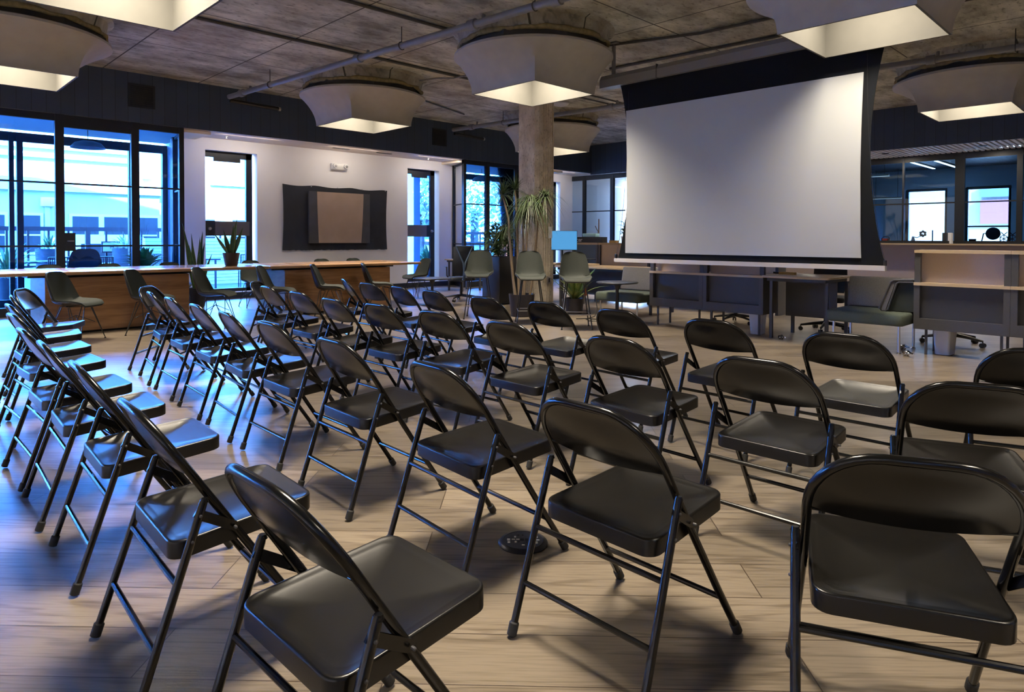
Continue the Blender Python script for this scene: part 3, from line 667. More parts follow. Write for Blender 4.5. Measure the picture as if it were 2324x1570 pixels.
# ------------------------------------------------------------------ folding chairs
def rring(wr, wf, yr, yf, rad, n=6):
    """rounded trapezoid outline, counter-clockwise; half widths at rear/front"""
    out = []
    for (cx, cy, a0) in ((wf-rad, yf-rad, 0), (-wf+rad, yf-rad, 90), (-wr+rad, yr+rad, 180), (wr-rad, yr+rad, 270)):
        for k in range(n+1):
            a = radians(a0+90*k/n); out.append((cx+rad*cos(a), cy+rad*sin(a)))
    return out
TY, TZ, FY = -.242, .749, .247            # back tube: top and front foot of the sloping line
def tl(z): return FY + (TY-FY)*z/.7585
HW = .213
def make_folding_chair():
    t = thing('folding_chair', 'x', 'chair', (0,0,0), 0, 'black steel folding chairs')
    # seat pan
    out = rring(.203, .192, -.183, .226, .042); ctr = (0, .02); n = len(out); rings = []
    def zs(y): return .411 + (y+.178)*(.029/.399)
    def ring(sc, dz, grow=0.0):
        r = []
        for x, y in out:
            dx, dy = x-ctr[0], y-ctr[1]; L = sqrt(dx*dx+dy*dy)
            k = sc + grow/L; X, Y = ctr[0]+dx*k, ctr[1]+dy*k
            r.append((X, Y, zs(Y)+dz))
        return r
    def dish(sc): return -.019*(1-min(1,(sc/.9))**3.0)
    rings = [ring(1,-.048,-.006), ring(1,-.048), ring(1,-.006)] + [ring(1,-.006+.006*sin(pi/2*q/4),-.006*(1-cos(pi/2*q/4))) for q in (1,2,3,4)] + [ring(1,0,-.010), ring(1,-.0016,-.014)]
    for sc in (.88,.84,.78,.66,.5,.33,.16): rings.append(ring(sc, dish(sc)-.0016))
    m = MB().loft(rings, False, True)
    # underside
    m.loft([ring(1,-.050,-.006), ring(1,-.012,-.008), ring(.5,-.03), ring(.16,-.03)][::-1], True, False)
    m.build('seat', M['blackseat'], t, 40)
    # arch of the back tube (continues the front legs)
    R = .145; pts = []
    def P(x, z): return (x, tl(z) , z)
    for z in (.42,.50,.58,TZ-R): pts.append(P(-HW, z))
    for k in range(1,9): a = pi - pi/2*k/8; pts.append(P(-HW+R+R*cos(a), TZ-R+R*sin(a)))
    pts.append(P(0,TZ))
    for k in range(0,9): a = pi/2 - pi/2*k/8; pts.append(P(HW-R+R*cos(a), TZ-R+R*sin(a)))
    for z in (.58,.50,.42): pts.append(P(HW, z))
    MB().tube(pts, .0115, 12).build('back_frame', M['black'], t)
    # back panel
    m = MB(); vs = []; nz, nx = 14, 16; zb, zt = .588, TZ-.006
    sn = Vector((0, -.7585, TY-FY)).normalized()   # rearward normal of the tube plane
    for side in (0,1):
        for j in range(nz+1):
            z = zb+(zt-zb)*j/nz; hw = HW
            if z > TZ-R: hw = HW-R+sqrt(max(0, R*R-(z-(TZ-R))**2))
            hw = max(hw, HW-R)
            for i in range(nx+1):
                u = -1+2*i/nx; zz = z + (-.012*(1-u*u) if j == 0 else 0)
                d = .016*(1-u*u)*sin(pi*min(1,(.25+j/nz*.85))) + (.004 if side else 0)
                vs.append((u*hw, tl(zz)+sn.y*-d*-1, zz+sn.z*d))
    A = (nz+1)*(nx+1); fs = []
    for j in range(nz):
        for i in range(nx):
            a = j*(nx+1)+i; fs.append((a,a+1,a+nx+2,a+nx+1)); fs.append((A+a,A+a+nx+1,A+a+nx+2,A+a+1))
    for i in range(nx): fs.append((A+i,A+i+1,i+1,i))
    m.add(vs, fs)
    m.tube([(HW*u*.98, tl(zb-.012*(1-u*u))-.004, zb-.012*(1-u*u)) for u in [-1+k/8 for k in range(17)]], .005, 6)
    m.build('backrest', M['black'], t, 50)
    for s in (-1,1):
        f = MB().tube([(s*HW, tl(.42), .42), (s*(HW+.006), tl(.2), .2), (s*(HW+.012), FY-.008, .018)], .0115, 12).build('leg', M['black'], t)
        d = Vector((s*.006, tl(0)-tl(.2), -.2)).normalized(); e = Vector((s*(HW+.012), FY-.008, .018))
        MB().tube([e-d*.028, e-d*.024, e+d*.010, e+d*.013], [.0125,.0155,.0155,.011], 12).build('rubber_foot', M['rubber'], f)
        # rear leg, flattened cap on top
        a = Vector((s*.2365,-.109,.522)); b = Vector((s*.240,-.276,.018)); r = MB().tube([a, a.lerp(b,.03), b], [.010,.0115,.0115], 12)
        r.tube([a+Vector((0,.001,.004)), a+Vector((0,.0005,-.006))], [.0085,.0118], 12)
        rl = r.build('leg', M['black'], t); d = (b-a).normalized()
        MB().tube([b-d*.028, b-d*.024, b+d*.010, b+d*.013], [.0125,.0155,.0155,.011], 12).build('rubber_foot', M['rubber'], rl)
        # folding link between rear leg and back tube
        p = a.lerp(b, .075); q = Vector((s*.228, tl(.425), .425)); dd = (q-p); L = dd.length; dd.normalize()
        up = dd.cross(Vector((1,0,0))).normalized(); m = MB(); vs = []
        for xx in (-.003,.003):
            for c, w in ((p-dd*.012,.009),(p,.013),(q,.013),(q+dd*.012,.009)):
                vs += [c+up*w+Vector((s*xx-s*.004,0,0)), c-up*w+Vector((s*xx-s*.004,0,0))]
        fs = []
        for k in range(3): i = k*2; fs += [(i,i+1,i+3,i+2),(8+i,8+i+2,8+i+3,8+i+1),(i,i+2,8+i+2,8+i),(i+1,8+i+1,8+i+3,i+3)]
        fs += [(0,8,9,1),(6,7,15,14)]
        m.add(vs, fs); br = m.build('brace', M['black'], t, 30)
        for c in (p, q, a.lerp(b,.20)):
            rv = MB(); rv.tube([c+Vector((s*.004,0,0)), c+Vector((s*.0135,0,0)), c+Vector((s*.0155,0,0))], [.0042,.0042,.002], 8)
            rv.build('rivet', M['grey_metal'], br)
    def bar(z, fa, fb, r=.0085): MB().tube([fa, fb], r, 10).build('stretcher', M['black'], t)
    for z in (.315,.155):
        u = (.522-z)/.504; y = -.109-.167*u; bar(z, (-.237,y,z), (.237,y,z))
    z = .145; bar(z, (-HW-.004, tl(z), z), (HW+.004, tl(z), z))
    return t
poses = {
'C9':(.37,2.03,46.5),'C10':(.95,1.62,20.1),'B10':(1.62,2.35,24.4),'A9':(1.80,3.44,44.6),'B9':(1.12,2.74,44.4),'B8':(.65,3.28,47.5),'A8':(1.32,3.97,47.8),
'A7':(.86,4.52,48.6),'C8':(-.12,2.60,49.5),'B7':(.13,3.86,46.6),'B6':(-.34,4.41,43.6),'A6':(.40,5.03,47.2),'A5':(-.06,5.44,46.9),'A4':(-.54,6.05,50.7),
'A3':(-.92,6.53,51.7),'B5':(-.80,4.86,45.1),'C7':(-.66,3.21,47.5),'C6':(-1.18,3.81,46.5),'C5':(-1.61,4.28,51.0),'C4':(-2.03,4.76,49.2),'C3':(-2.48,5.28,48.9),
'C2':(-2.90,5.78,53.2),'C1':(-3.24,6.31,86),'B2':(-2.18,6.49,46.8),'B3':(-1.69,5.87,45.1),'B4':(-1.23,5.26,46.0),'D8':(-.34,1.46,44.3),'D7':(-.90,2.01,47.8),
'D6':(-1.44,2.60,48.0),'D5':(-1.91,3.09,48.0),'D4':(-2.32,3.52,45.0),'D3':(-2.87,4.18,42.9),'D2':(-3.32,4.75,45),'D1':(-3.79,5.4,53),'D0':(-4.2,6.03,74),
'A1':(-1.69,7.58,65),'A2':(-1.34,7.04,45.5),'B1':(-2.5,7.06,89),'A10':(2.36,3.02,27.0)}
ordn = ['leftmost','second from the left','third from the left','fourth from the left','fifth from the left','sixth from the left','seventh from the left','eighth from the left','ninth from the left','tenth from the left']
rown = {'A':'front row nearest the screen','B':'second row','C':'third row','D':'back row'}
special = {'D8':'nearest black folding chair at bottom centre left with a scuffed seat corner','C10':'largest black folding chair at the bottom right, seen from behind',
 'C9':'black folding chair directly beside the round floor box, bottom centre','A10':'black folding chair cut by the right edge, rightmost in the front row','B10':'black folding chair cut by the right edge, behind the bottom right one'}
base = make_folding_chair(); first = True
for key in sorted(poses, key=lambda k: (k[0], int(k[1:]))):
    x, y, yaw = poses[key]; a = AZ
    X, Y = x*sin(a)+y*cos(a), -x*cos(a)+y*sin(a); rz = a - radians(yaw) - pi/2
    idx = int(key[1:]) - (0 if key[0] == 'D' else 1)
    lb = special.get(key, 'black steel folding chair, %s in the %s' % (ordn[idx], rown[key[0]]))
    if first: base.location = (X,Y,0); base.rotation_euler = (0,0,rz); base['label'] = lb; first = False
    else: dup(base, (X,Y,0), rz, lb)

# ------------------------------------------------------------------ moulded shell chairs and counter stools
def shell_surface(off, trim=0.0, nt=26, ns=18, zs=0.0):
    prof = [(.235,.405),(.225,.425),(.19,.438),(.12,.436),(.03,.425),(-.06,.420),(-.13,.428),(-.175,.455),(-.202,.505),(-.222,.57),(-.240,.64),(-.257,.715),(-.268,.765),(-.275,.797),(-.278,.812)]
    hw =   [.150,.190,.215,.230,.234,.234,.230,.224,.219,.212,.203,.188,.166,.128,.06]
    cup =  [.004,.010,.020,.034,.046,.056,.070,.082,.085,.078,.066,.050,.036,.024,.014]
    rows = []; n = len(prof)
    for i in range(nt+1):
        u = trim*.5 + (1-trim)*i/nt; f = u*(n-1); k = min(int(f), n-2); q = f-k
        def L(a, b): return a+(b-a)*q
        y = L(prof[k][0],prof[k+1][0]); z = L(prof[k][1],prof[k+1][1]); w = L(hw[k],hw[k+1])*(1-trim*.55); c = L(cup[k],cup[k+1])
        ty = prof[k+1][0]-prof[k][0]; tz = prof[k+1][1]-prof[k][1]; l = sqrt(ty*ty+tz*tz); ny, nz = tz/l, -ty/l   # points up / forward
        if nz < 0 and ny < 0: ny, nz = -ny, -nz
        row = []
        for j in range(ns+1):
            s = -1+2*j/ns; e = c*abs(s)**2.4
            row.append((w*s*(1-.06*abs(s)**3), y+ny*(e+off), z+nz*(e+off)+zs))
        rows.append(row)
    return rows
def shell_mesh(o0, o1, trim, zs=0.0):
    a = shell_surface(o0, trim, zs=zs); b = shell_surface(o1, trim, zs=zs); m = MB(); nr, nc = len(a), len(a[0])
    vs = [p for r in a for p in r] + [p for r in b for p in r]; A = nr*nc; fs = []
    for i in range(nr-1):
        for j in range(nc-1):
            k = i*nc+j; fs.append((k,k+nc,k+nc+1,k+1)); fs.append((A+k,A+k+1,A+k+nc+1,A+k+nc))
    edge = [j for j in range(nc)] + [i*nc+nc-1 for i in range(1,nr)] + [(nr-1)*nc+j for j in range(nc-2,-1,-1)] + [i*nc for i in range(nr-2,0,-1)]
    for k in range(len(edge)): p, q = edge[k], edge[(k+1) % len(edge)]; fs.append((p,q,A+q,A+p))
    m.add(vs, fs); return m
def make_shell_chair():
    t = thing('shell_chair', 'x', 'chair', (0,0,0), 0, 'dark green shell chairs at the oak tables')
    shell_mesh(-.006, .004, 0).build('shell', M['shell'], t, 50)
    shell_mesh(.004, .016, .05).build('upholstery_pad', M['pad'], t, 60)
    for sx in (-1,1):
        for sy in (-1,1):
            f = Vector((sx*.215, .02+sy*.205, .012)); m = MB()
            for a in ((sx*.06,.02+sy*.15,.405),(sx*.17,.02+sy*.045,.415)): m.tube([a, f], .0052, 7)
            m.tube([f+Vector((0,0,.0)), f-Vector((0,0,.012))], [.010,.012], 10)
            m.build('leg', M['wire'], t)
    m = MB()
    for sx in (-1,1):
        m.tube([(sx*.17,.065,.413),(-sx*.06,.17,.405)], .005, 7); m.tube([(sx*.17,-.025,.413),(-sx*.06,-.13,.405)], .005, 7)
        m.tube([(sx*.137,-.111,.21),(0,.02,.30),(-sx*.137,.151,.21)], .0048, 7)
    m.tube([(-.17,.02,.414),(.17,.02,.414)], .006, 7)
    m.build('brace', M['wire'], t)
    return t
sc0 = make_shell_chair(); near = [(1.80,9.22),(2.62,9.25),(3.46,9.36),(4.36,9.38),(5.20,9.36),(6.10,9.36)]
turns = [-48,-44,-42,-40,-38,-34]
nw = ['leftmost','second from the left','third from the left','fourth from the left','fifth from the left','rightmost']
for i, ((x,y), a) in enumerate(zip(near, turns)):
    lb = 'dark green shell chair on near side of the oak tables, ' + nw[i]
    if i == 0: sc0.location = (x,y,0); sc0.rotation_euler = (0,0,radians(a-90)); sc0['label'] = lb
    else: dup(sc0, (x,y,0), radians(a-90), lb)
far = [(1.98,11.62),(2.78,11.62),(3.66,11.60),(5.0,11.62),(6.42,11.62),(7.12,11.60)]
for i, (x,y) in enumerate(far): dup(sc0, (x,y,0), radians(180-4+3*(i % 3)), 'dark shell chair beyond the oak tables with only its back showing, ' + nw[i])
dup(sc0, (8.02,10.9,0), radians(90), 'black looking shell chair at the right end of the oak table, turned left')
dup(sc0, (2.78,13.40,0), radians(168), 'dark blue lit shell chair standing inside the left glass bay', 'lounge seats in the bay', (1.25,1.2,1.25))

def make_stool():
    t = thing('counter_stool', 'x', 'stool', (0,0,0), 0, 'three grey green counter stools'); dz = .225
    shell_mesh(-.006, .004, 0, dz).build('shell', M['shell_edge'], t, 50)
    shell_mesh(.004, .017, .045, dz).build('upholstery_pad', M['pad_stool'], t, 60)
    for sx in (-1,1):
        for sy in (-1,1):
            a = (sx*.12,.02+sy*.11,.415+dz); b = (sx*.205,.02+sy*.20,.012)
            l = MB().tube([a,b], .0085, 10).build('leg', M['wire'], t); MB().tube([(b[0],b[1],.015),(b[0],b[1],0)], .013, 10).build('glide', M['rubber'], l)
    q = .19; MB().tube([(-q*.98,.02-q*.93,.20),(q*.98,.02-q*.93,.20),(q*.98,.02+q*.93,.20),(-q*.98,.02+q*.93,.20)], .007, 8, closed=True).build('footrest', M['steel'], t)
    MB().tube([(-.13,.13,.412+dz),(.13,.13,.412+dz),(.13,-.09,.412+dz),(-.13,-.09,.412+dz)], .009, 8, closed=True).build('seat_frame', M['wire'], t)
    return t
st0 = make_stool()
for i, ((x,y,a), lb) in enumerate(zip([(6.78,7.62,222),(6.88,6.62,228),(6.98,5.86,226)], ['before the black planter box, leftmost of three','before the concrete column, middle of three','left of the projection screen, rightmost of three'])):
    lb = 'grey green counter stool ' + lb
    if i == 0: st0.location = (x,y,0); st0.rotation_euler = (0,0,radians(a-90)); st0['label'] = lb
    else: dup(st0, (x,y,0), radians(a-90), lb)

# ------------------------------------------------------------------ oak tables
def oak_table(label, x0, x1, px0, px1):
    c = (x0+x1)/2; t = thing('conference_table', label, 'table', (c,10.4,0), 0, 'long oak tables')
    MB().rbox(x0-c,x1-c,-.65,.65,.748,.79,.02).build('tabletop', M['oak_top'], t, 40)
    MB().box(px0-c,px1-c,-.55,.45,.03,.715).build('pedestal', [M['oak']], t, 0)
    MB().box(px0-c-.004,px0-c,-.545,.445,.035,.712).build('end_panel', M['oak_end'], t, 0)
    MB().box(px0-c+.04,px1-c-.04,-.50,.40,0,.03).build('plinth', M['dark'], t, 0)
    MB().box(px0-c-.16,px1-c+.16,-.42,.40,.715,.748).build('support_plate', M['frame'], t, 0)
oak_table('left oak table with a box pedestal, cut by the left edge', -.1, 4.43, 1.62, 3.30)
oak_table('right oak table with a box pedestal below the dark wall cloth', 4.44, 7.28, 4.72, 6.66)

# ------------------------------------------------------------------ plants
def add_pot(t, r0, r1, h, m='pot', z=0):
    p = MB().lathe([(r0*.9,z),(r0,z+.01),(r1,z+h),(r1-.012,z+h),(r1-.02,z+h-.03)], n=32, cap1=False).build('pot', M[m], t, 40)
    MB().lathe([(r1-.018,z+h-.032),(.002,z+h-.025)], n=24).build('soil', M['soil'], p)
def snake_plant(loc, label, r, h, leaves, seed):
    t = thing('snake_plant', label, 'plant', loc); rr = random.Random(seed); add_pot(t, r*.72, r, h)
    g, e = MB(), MB()
    for (dx, dy, L, lean) in leaves:
        b = (dx*.3, dy*.3, h-.03); tip = (dx+lean*.5, dy, h+L); n = 9; B, T = Vector(b), Vector(tip); tw = -.75+rr.uniform(-.7,.5); vs = []; w = .030+.016*L
        for i in range(n+1):
            u = i/n; c = B.lerp(T, u) + Vector((lean*.35*u*u, 0, 0)); a = tw+u*.7; s = Vector((cos(a), sin(a), 0)); ww = w*(.55+.45*sin(pi*min(1,u*1.3)))*(1-u**5)
            vs += [c-s*ww, c+s*ww*.0+Vector((-s.y,s.x,0))*.006, c+s*ww]
        fs = []
        for i in range(n): k = i*3; fs += [(k,k+1,k+4,k+3),(k+1,k+2,k+5,k+4)]
        g.add(vs, fs); ev = []
        for i in range(n+1):
            l, c, q = Vector(vs[i*3]), Vector(vs[i*3+1]), Vector(vs[i*3+2]); o = Vector((0,-.002,0))
            ev += [l+o, l.lerp(c,.22)+o, c.lerp(q,.78)+o, q+o]
        e.add(ev, [f for i in range(n) for f in ((i*4,i*4+1,i*4+5,i*4+4),(i*4+2,i*4+3,i*4+7,i*4+6))])
    g.build('leaves', M['leaf'], t, 60); e.build('leaf_margins', M['leaf_y'], t, 60)
snake_plant((4.06,10.28,.79), 'snake plant in a dark pot standing on the oak table', .125, .20, [(-.16,.0,.30,-.12),(-.06,.05,.36,-.05),(.02,-.04,.44,.0),(.06,.05,.52,.06),(.10,-.05,.40,.08),(.0,.08,.30,.1),(.03,0,.36,.02)], 1)
snake_plant((4.20,12.15,0), 'tall snake plant on the floor between glass bay and glazed door', .17, .34, [(-.13,0,1.12,-.12),(-.05,.06,.95,-.02),(.04,.0,.9,.02),(.10,.05,.80,.06),(.16,0,.60,.12),(-.08,-.06,.75,-.08),(.02,-.08,.6,0),(.07,.03,1.0,.05)], 2)

def tuft(m, c, n, L, w, rr, up=.5, drop=.35):
    for _ in range(n):
        a = rr.uniform(0,2*pi); e = rr.uniform(-.35,1.25); l = L*rr.uniform(.6,1.1)
        d = Vector((cos(a)*cos(e), sin(a)*cos(e), sin(e)+.15)).normalized(); k = 7; vs = []; s = d.cross(Vector((0,0,1))).normalized()
        for i in range(k+1):
            u = i/k; p = Vector(c) + d*l*u + Vector((0,0,-drop*l*u*u*1.3)); ww = w*(1-u**1.6)*.5+.0006
            vs += [p-s*ww, p+s*ww]
        m.add(vs, [(i*2,i*2+1,i*2+3,i*2+2) for i in range(k)])
t = thing('dragon_tree', 'tall dragon tree with thin canes in a dark pot before the concrete column', 'plant', (7.42,7.33,0)); rr = random.Random(5)
add_pot(t, .17, .205, .35)
crowns = [((-.02,.42,1.92),150,.50,.012,.30),((.02,-.16,1.80),260,.52,.013,.80),((.10,-.40,1.86),110,.46,.012,.55),((.10,.26,2.00),80,.46,.011,.25),((.02,.36,1.36),90,.44,.013,.8),((.08,.05,1.58),90,.40,.013,.8)]
for (c, n, L, wd, dr), b in zip(crowns, [(-.05,.10),(.03,-.02),(.09,-.09),(-.01,.05),(.0,.13),(.05,.02)]):
    mid = (b[0]*1.2+c[0]*.15+rr.uniform(-.02,.02), b[1]*1.2+c[1]*.12+rr.uniform(-.02,.02), c[2]*.45)
    m2 = (c[0]*.55+b[0]*.4, c[1]*.55+b[1]*.4, c[2]*.8)
    MB().tube([(b[0],b[1],.3),mid,m2,c], [.022,.019,.017,.013], 9).build('cane', M['cane'], t)
    f = MB(); tuft(f, c, n, L, wd, rr, drop=dr); f.build('leaf_crown', M['leaf3'], t, 0)
t = thing('planter_box', 'tall black planter box with leafy green plants left of the column', 'planter', (8.60,9.05,0)); rr = random.Random(9)
MB().rbox(-.26,.26,-.24,.24,.02,.88,.015).build('box', M['black_plastic'], t, 40); MB().box(-.24,.24,-.22,.22,.88,.885).build('soil', M['soil'], t, 0)
f = MB()
for _ in range(460):
    a = rr.uniform(0,2*pi); r = rr.uniform(.02,.52)*rr.uniform(.4,1); z = .90+rr.uniform(0,.62)*(1-r*.9)
    c = Vector((cos(a)*r*.62-.07, sin(a)*r*.8+.03, z)); d = Vector((cos(a+rr.uniform(-1,1)), sin(a+rr.uniform(-1,1)), rr.uniform(-.5,.5))).normalized()
    f.blade(c, c+d*rr.uniform(.10,.2), rr.uniform(.035,.06), .08, 4)
f.build('foliage', M['leaf2'], t, 0)
st = MB()
for _ in range(14): a = rr.uniform(0,2*pi); st.tube([(cos(a)*.05,sin(a)*.05,.88),(cos(a)*.2,sin(a)*.2+.05,1.15),(cos(a)*.32,sin(a)*.32+.1,1.35)], .006, 5)
st.build('stem', M['leaf'], t)
t = thing('spiky_plant', 'spiky yellow green plant low beside the foot of the concrete column', 'plant', (8.25,6.95,0)); rr = random.Random(12)
add_pot(t, .13, .16, .26)
f, g = MB(), MB()
for k in range(54):
    a = rr.uniform(0,2*pi); e = rr.uniform(.25,1.45); l = rr.uniform(.35,.72)
    d = Vector((cos(a)*cos(e), sin(a)*cos(e), sin(e))); (f if k % 3 else g).blade((cos(a)*.04,sin(a)*.04,.24), Vector((0,0,.24))+d*l, .055, .10, 6, .35)
f.build('leaves', M['leaf_y'], t, 0); g.build('inner_leaves', M['leaf2'], t, 0)
MB().box(.10,.13,-.16,-.12,.30,.42).build('plant_tag', M['orange'], t, 0)

# ------------------------------------------------------------------ storage dividers, lounge seats, desks
def make_cabinet():
    t = thing('storage_divider', 'x', 'cabinet', (0,0,0), 0, 'charcoal storage dividers')   # front faces -x, width along y 0..-W
    W, D = .835, .42
    for y0, y1, p0, p1 in ((-.055,0,-.016,0),(-W,-W+.055,-W,-W+.016)):
        fr = MB(); fr.box(0, .05, y0, y1, .27, .735); fr.box(.05, D, p0, p1, .27, .735); fr.build('side_panel', M['grey_metal'], t, 0)
        MB().box(.02, .07, y0, y1, .765, 1.08).build('upper_post', M['grey_metal'], t, 0)
    MB().box(0, .05, -W+.055, -.055, .27, .385).build('bottom_rail', M['grey_metal'], t, 0)
    MB().box(.05, D-.02, -W+.016, -.016, .27, .29).build('base_panel', M['panel_dark'], t, 0)
    MB().box(.055, .075, -W+.05, -.05, .30, .735).build('lower_panel', M['panel_dark'], t, 0)
    MB().box(-.012, D+.01, -W, 0, .735, .765).build('shelf', M['ply'], t, 0)
    MB().box(.14, .165, -W+.04, -.04, .765, 1.08).build('upper_panel', M['beige'], t, 0)
    MB().box(0, D-.1, -W, 0, 1.08, 1.112).build('top_board', M['ply'], t, 0)
    for x in (.04,D-.06):
        for y in (-.12,-W+.06): MB().box(x, x+.022, y, y+.022, 0, .27).build('leg', M['grey_metal'], t, 0)
    return t
c0 = make_cabinet(); c0.location = (8.05,5.38,0); c0['label'] = 'charcoal storage divider below the screen, beside the left lounge seat'
dup(c0, (8.05,4.543,0), 0, 'charcoal storage divider below the screen with the white bin under its right end')
dup(c0, (8.03,2.04,0), 0, 'tall charcoal storage divider with beige upper panel right of the right lounge seat')
dup(c0, (8.03,1.203,0), 0, 'tall charcoal storage divider cut by the right edge')
def make_bin():
    t = thing('waste_bin', 'x', 'bin', (0,0,0), 0, 'white waste bins')
    m = MB(); rg = []
    for s, z in ((.80,0),(.82,.005),(1,.265),(1.05,.265),(1.05,.285),(.98,.285),(.95,.25)):
        rg.append([(x*s, y*s, z) for x, y in rring(.115,.115,-.085,.085,.03)])
    m.loft(rg, True, False); m.build('body', M['bin'], t, 40)
    return t
wb = make_bin(); wb.location = (8.28,3.88,0); wb.rotation_euler = (0,0,radians(8)); wb['label'] = 'white waste bin under the divider below the screen'
dup(wb, (8.27,1.80,0), radians(-6), 'white waste bin under the tall divider at the right edge')
def make_lounge():
    t = thing('lounge_seat', 'x', 'sofa', (0,0,0), 0, 'mottled green lounge seats')     # front -x, width along y 0..-W
    W = .80
    MB().rbox(0, .66, -W, 0, .30, .43, .07, 6).build('seat_cushion', M['fabric_green'], t, 50)
    b = MB().rbox(-.055,.055,-W+.06,0,0,.36,.05,5); b.xf(Matrix.Translation((.66,-.02,.425)) @ Matrix.Rotation(radians(12),4,'Y')); b.build('back_cushion', M['fabric_grey'], t, 50)
    for x in (.06,.6):
        for y in (-.08,-W+.06):
            l = MB().tube([(x,y,.30),(x,y,.0)], .013, 10).build('leg', M['steel'], t)
            MB().lathe([(.022,0),(.022,.012),(.013,.02)], n=14).xf(Matrix.Translation((x,y,0))).build('glide', M['chrome'], l)
    return t
ls = make_lounge(); ls.location = (7.86,6.24,0); ls['label'] = 'left lounge seat with grey back, behind the small round table'
dup(ls, (7.80,2.87,0), 0, 'right lounge seat with folded privacy panel, left of the tall divider')
o = thing('privacy_panel', 'folded dark felt panel with piped edge leaning on the right lounge seat', 'panel', (8.05,2.30,.432))
MB().loft([[(x, y, z) for y, z in ((.075,.005),(-.035,.325),(-.075,.335),(.025,.005))] for x in (.02,.42)], True, True).build('felt_board', M['fabric_grey'], o, 30)
MB().loft([[(x, y, z) for y, z in ((.0,.005),(-.10,.325),(-.26,.345),(-.26,.005))] for x in (.06,.42)], True, True).build('felt_board', M['pad_stool'], o, 30)
MB().loft([[(x, y, z) for y, z in ((-.04,.325),(-.04,.345),(-.26,.365),(-.26,.345))] for x in (.02,.42)], True, True).build('felt_flap', M['fabric_grey'], o, 30)
MB().tube([(.015,-.26,.355),(.015,-.06,.345),(.015,-.028,.325),(.015,.085,.02),(.015,.06,.006),(.015,.02,.006),(.015,.0,.02),(.015,-.085,.31),(.015,-.11,.325),(.015,-.25,.33)], .011, 8).build('piping', M['board_edge'], o)
def make_round_table(label, loc, r, h, group):
    t = thing('round_table', label, 'table', loc, 0, group)
    MB().lathe([(.002,h-.022),(r-.02,h-.022),(r,h-.012),(r,h-.004),(r-.004,h),(.002,h)], n=48, cap0=False, cap1=False).build('top', M['panel_dark'], t, 40)
    MB().lathe([(.20,0),(.20,.008),(.03,.02),(.026,.05),(.024,h-.12),(.05,h-.05),(.12,h-.024)], n=28).build('pedestal', M['frame'], t, 40)
    return t
make_round_table('small round dark side table under the left end of the screen', (7.74,5.72,0), .30, .605, 'round side tables')
make_round_table('low round side table reflecting blue light at the end of the oak table', (7.42,9.62,0), .33, .50, 'round side tables')
def make_desk(name, label, loc, x1, y1, h=.75, panel=True, rz=0):
    t = thing(name, label, 'desk', loc, rz)    # spans 0..x1, 0..-y1
    MB().rbox(0, x1, -y1, 0, h-.03, h, .03, 4).build('desktop', M['ply_top'], t, 40)
    MB().box(.05, x1-.05, -y1+.05, -.05, h-.07, h-.03).build('frame_rail', M['frame'], t, 0)
    for x in (.06, x1-.10):
        for y in (-.08,-y1+.06): MB().box(x, x+.035, y-.035, y, 0, h-.07).build('leg', M['grey_metal'], t, 0)
    if panel: MB().box(x1*.55, x1*.55+.02, -y1+.06, -.12, .25, h-.07).build('modesty_panel', M['panel_dark'], t, 0)
    return t
make_desk('desk', 'pale topped desk between the charcoal dividers, right below the screen', (7.98,3.70,0), .80, .80, .775)
make_desk('desk', 'pale oak desk behind the round side table, left of the screen', (8.92,8.0,0), .80, 2.05, .735)
make_desk('desk', 'narrow desk carrying the bright blue monitor', (9.72,9.0,0), .55, 1.0, .735, False)
make_desk('desk', 'small desk by the window wall behind the mesh task chair', (9.75,12.2,0), .70, .62, .735)
make_desk('desk', 'desk beyond the dragon tree carrying two raised screens', (10.6,11.9,0), .70, 1.5, .735)
# tall desk dividers of the next row
def tall_divider(loc, w, label, slate=False):
    t = thing('desk_divider', label, 'divider', loc, 0, 'tall desk dividers in the second row')
    MB().box(0,.30,-w,0,1.10,1.14).build('top_board', M['ply'], t, 0)
    MB().box(.04,.08,-w+.04,-.04,.10,1.10).build('felt_panel', M['slate_panel'] if slate else M['beige'], t, 0)
    for y in (-.05,-w): MB().box(0,.28,y,y+.05,0,1.10).build('side_post', M['grey_metal'], t, 0)
    return t
tall_divider((10.42,8.84,0), .66, 'tall desk divider with slate front under the black monitor box', True)
tall_divider((10.42,8.17,0), 1.2, 'tall beige desk divider at the left edge of the screen')
tall_divider((10.42,6.96,0), 1.2, 'tall beige desk divider behind the screen, glimpsed below its bar')
tall_divider((10.42,5.75,0), 1.2, 'tall beige desk divider glimpsed below the screen behind the desk')
# monitor and things on the desk / divider
o = thing('monitor', 'bright blue computer monitor right of the concrete column', 'monitor', (9.72,8.50,.735), radians(-48))
MB().rbox(-.29,.29,-.02,.02,.26,.64,.008).build('bezel', M['black_plastic'], o); MB().box(-.282,.282,-.0235,-.0205,.272,.632).build('display', M['blue_screen'], o, 0)
MB().tube([(0,.03,.0),(0,.03,.40)], .018, 10).build('stand', M['black_plastic'], o); MB().rbox(-.12,.12,-.07,.10,0,.014,.03).build('foot', M['black_plastic'], o)
o = thing('monitor_shelf', 'blue tinted monitor riser shelf on the desk right of the column', 'shelf', (9.55,7.75,.735), radians(-48))
MB().box(-.22,.16,-.10,.08,.10,.115).build('shelf', M['planter_blue'], o, 0); MB().box(-.02,.02,-.05,.05,0,.10).build('foot', M['black_plastic'], o, 0)
o = thing('book_stack', 'wooden tray of papers on the desk edge right of the column', 'tray', (9.12,7.72,.735), radians(-40))
MB().box(-.2,.2,-.12,.12,0,.02).build('tray', M['ply'], o, 0); MB().box(-.14,.15,-.08,.1,.02,.032).build('papers', M['white_obj'], o, 0)
o = thing('monitor_box', 'long black monitor box with white lettering on the tall divider', 'box', (10.50,8.80,1.14))
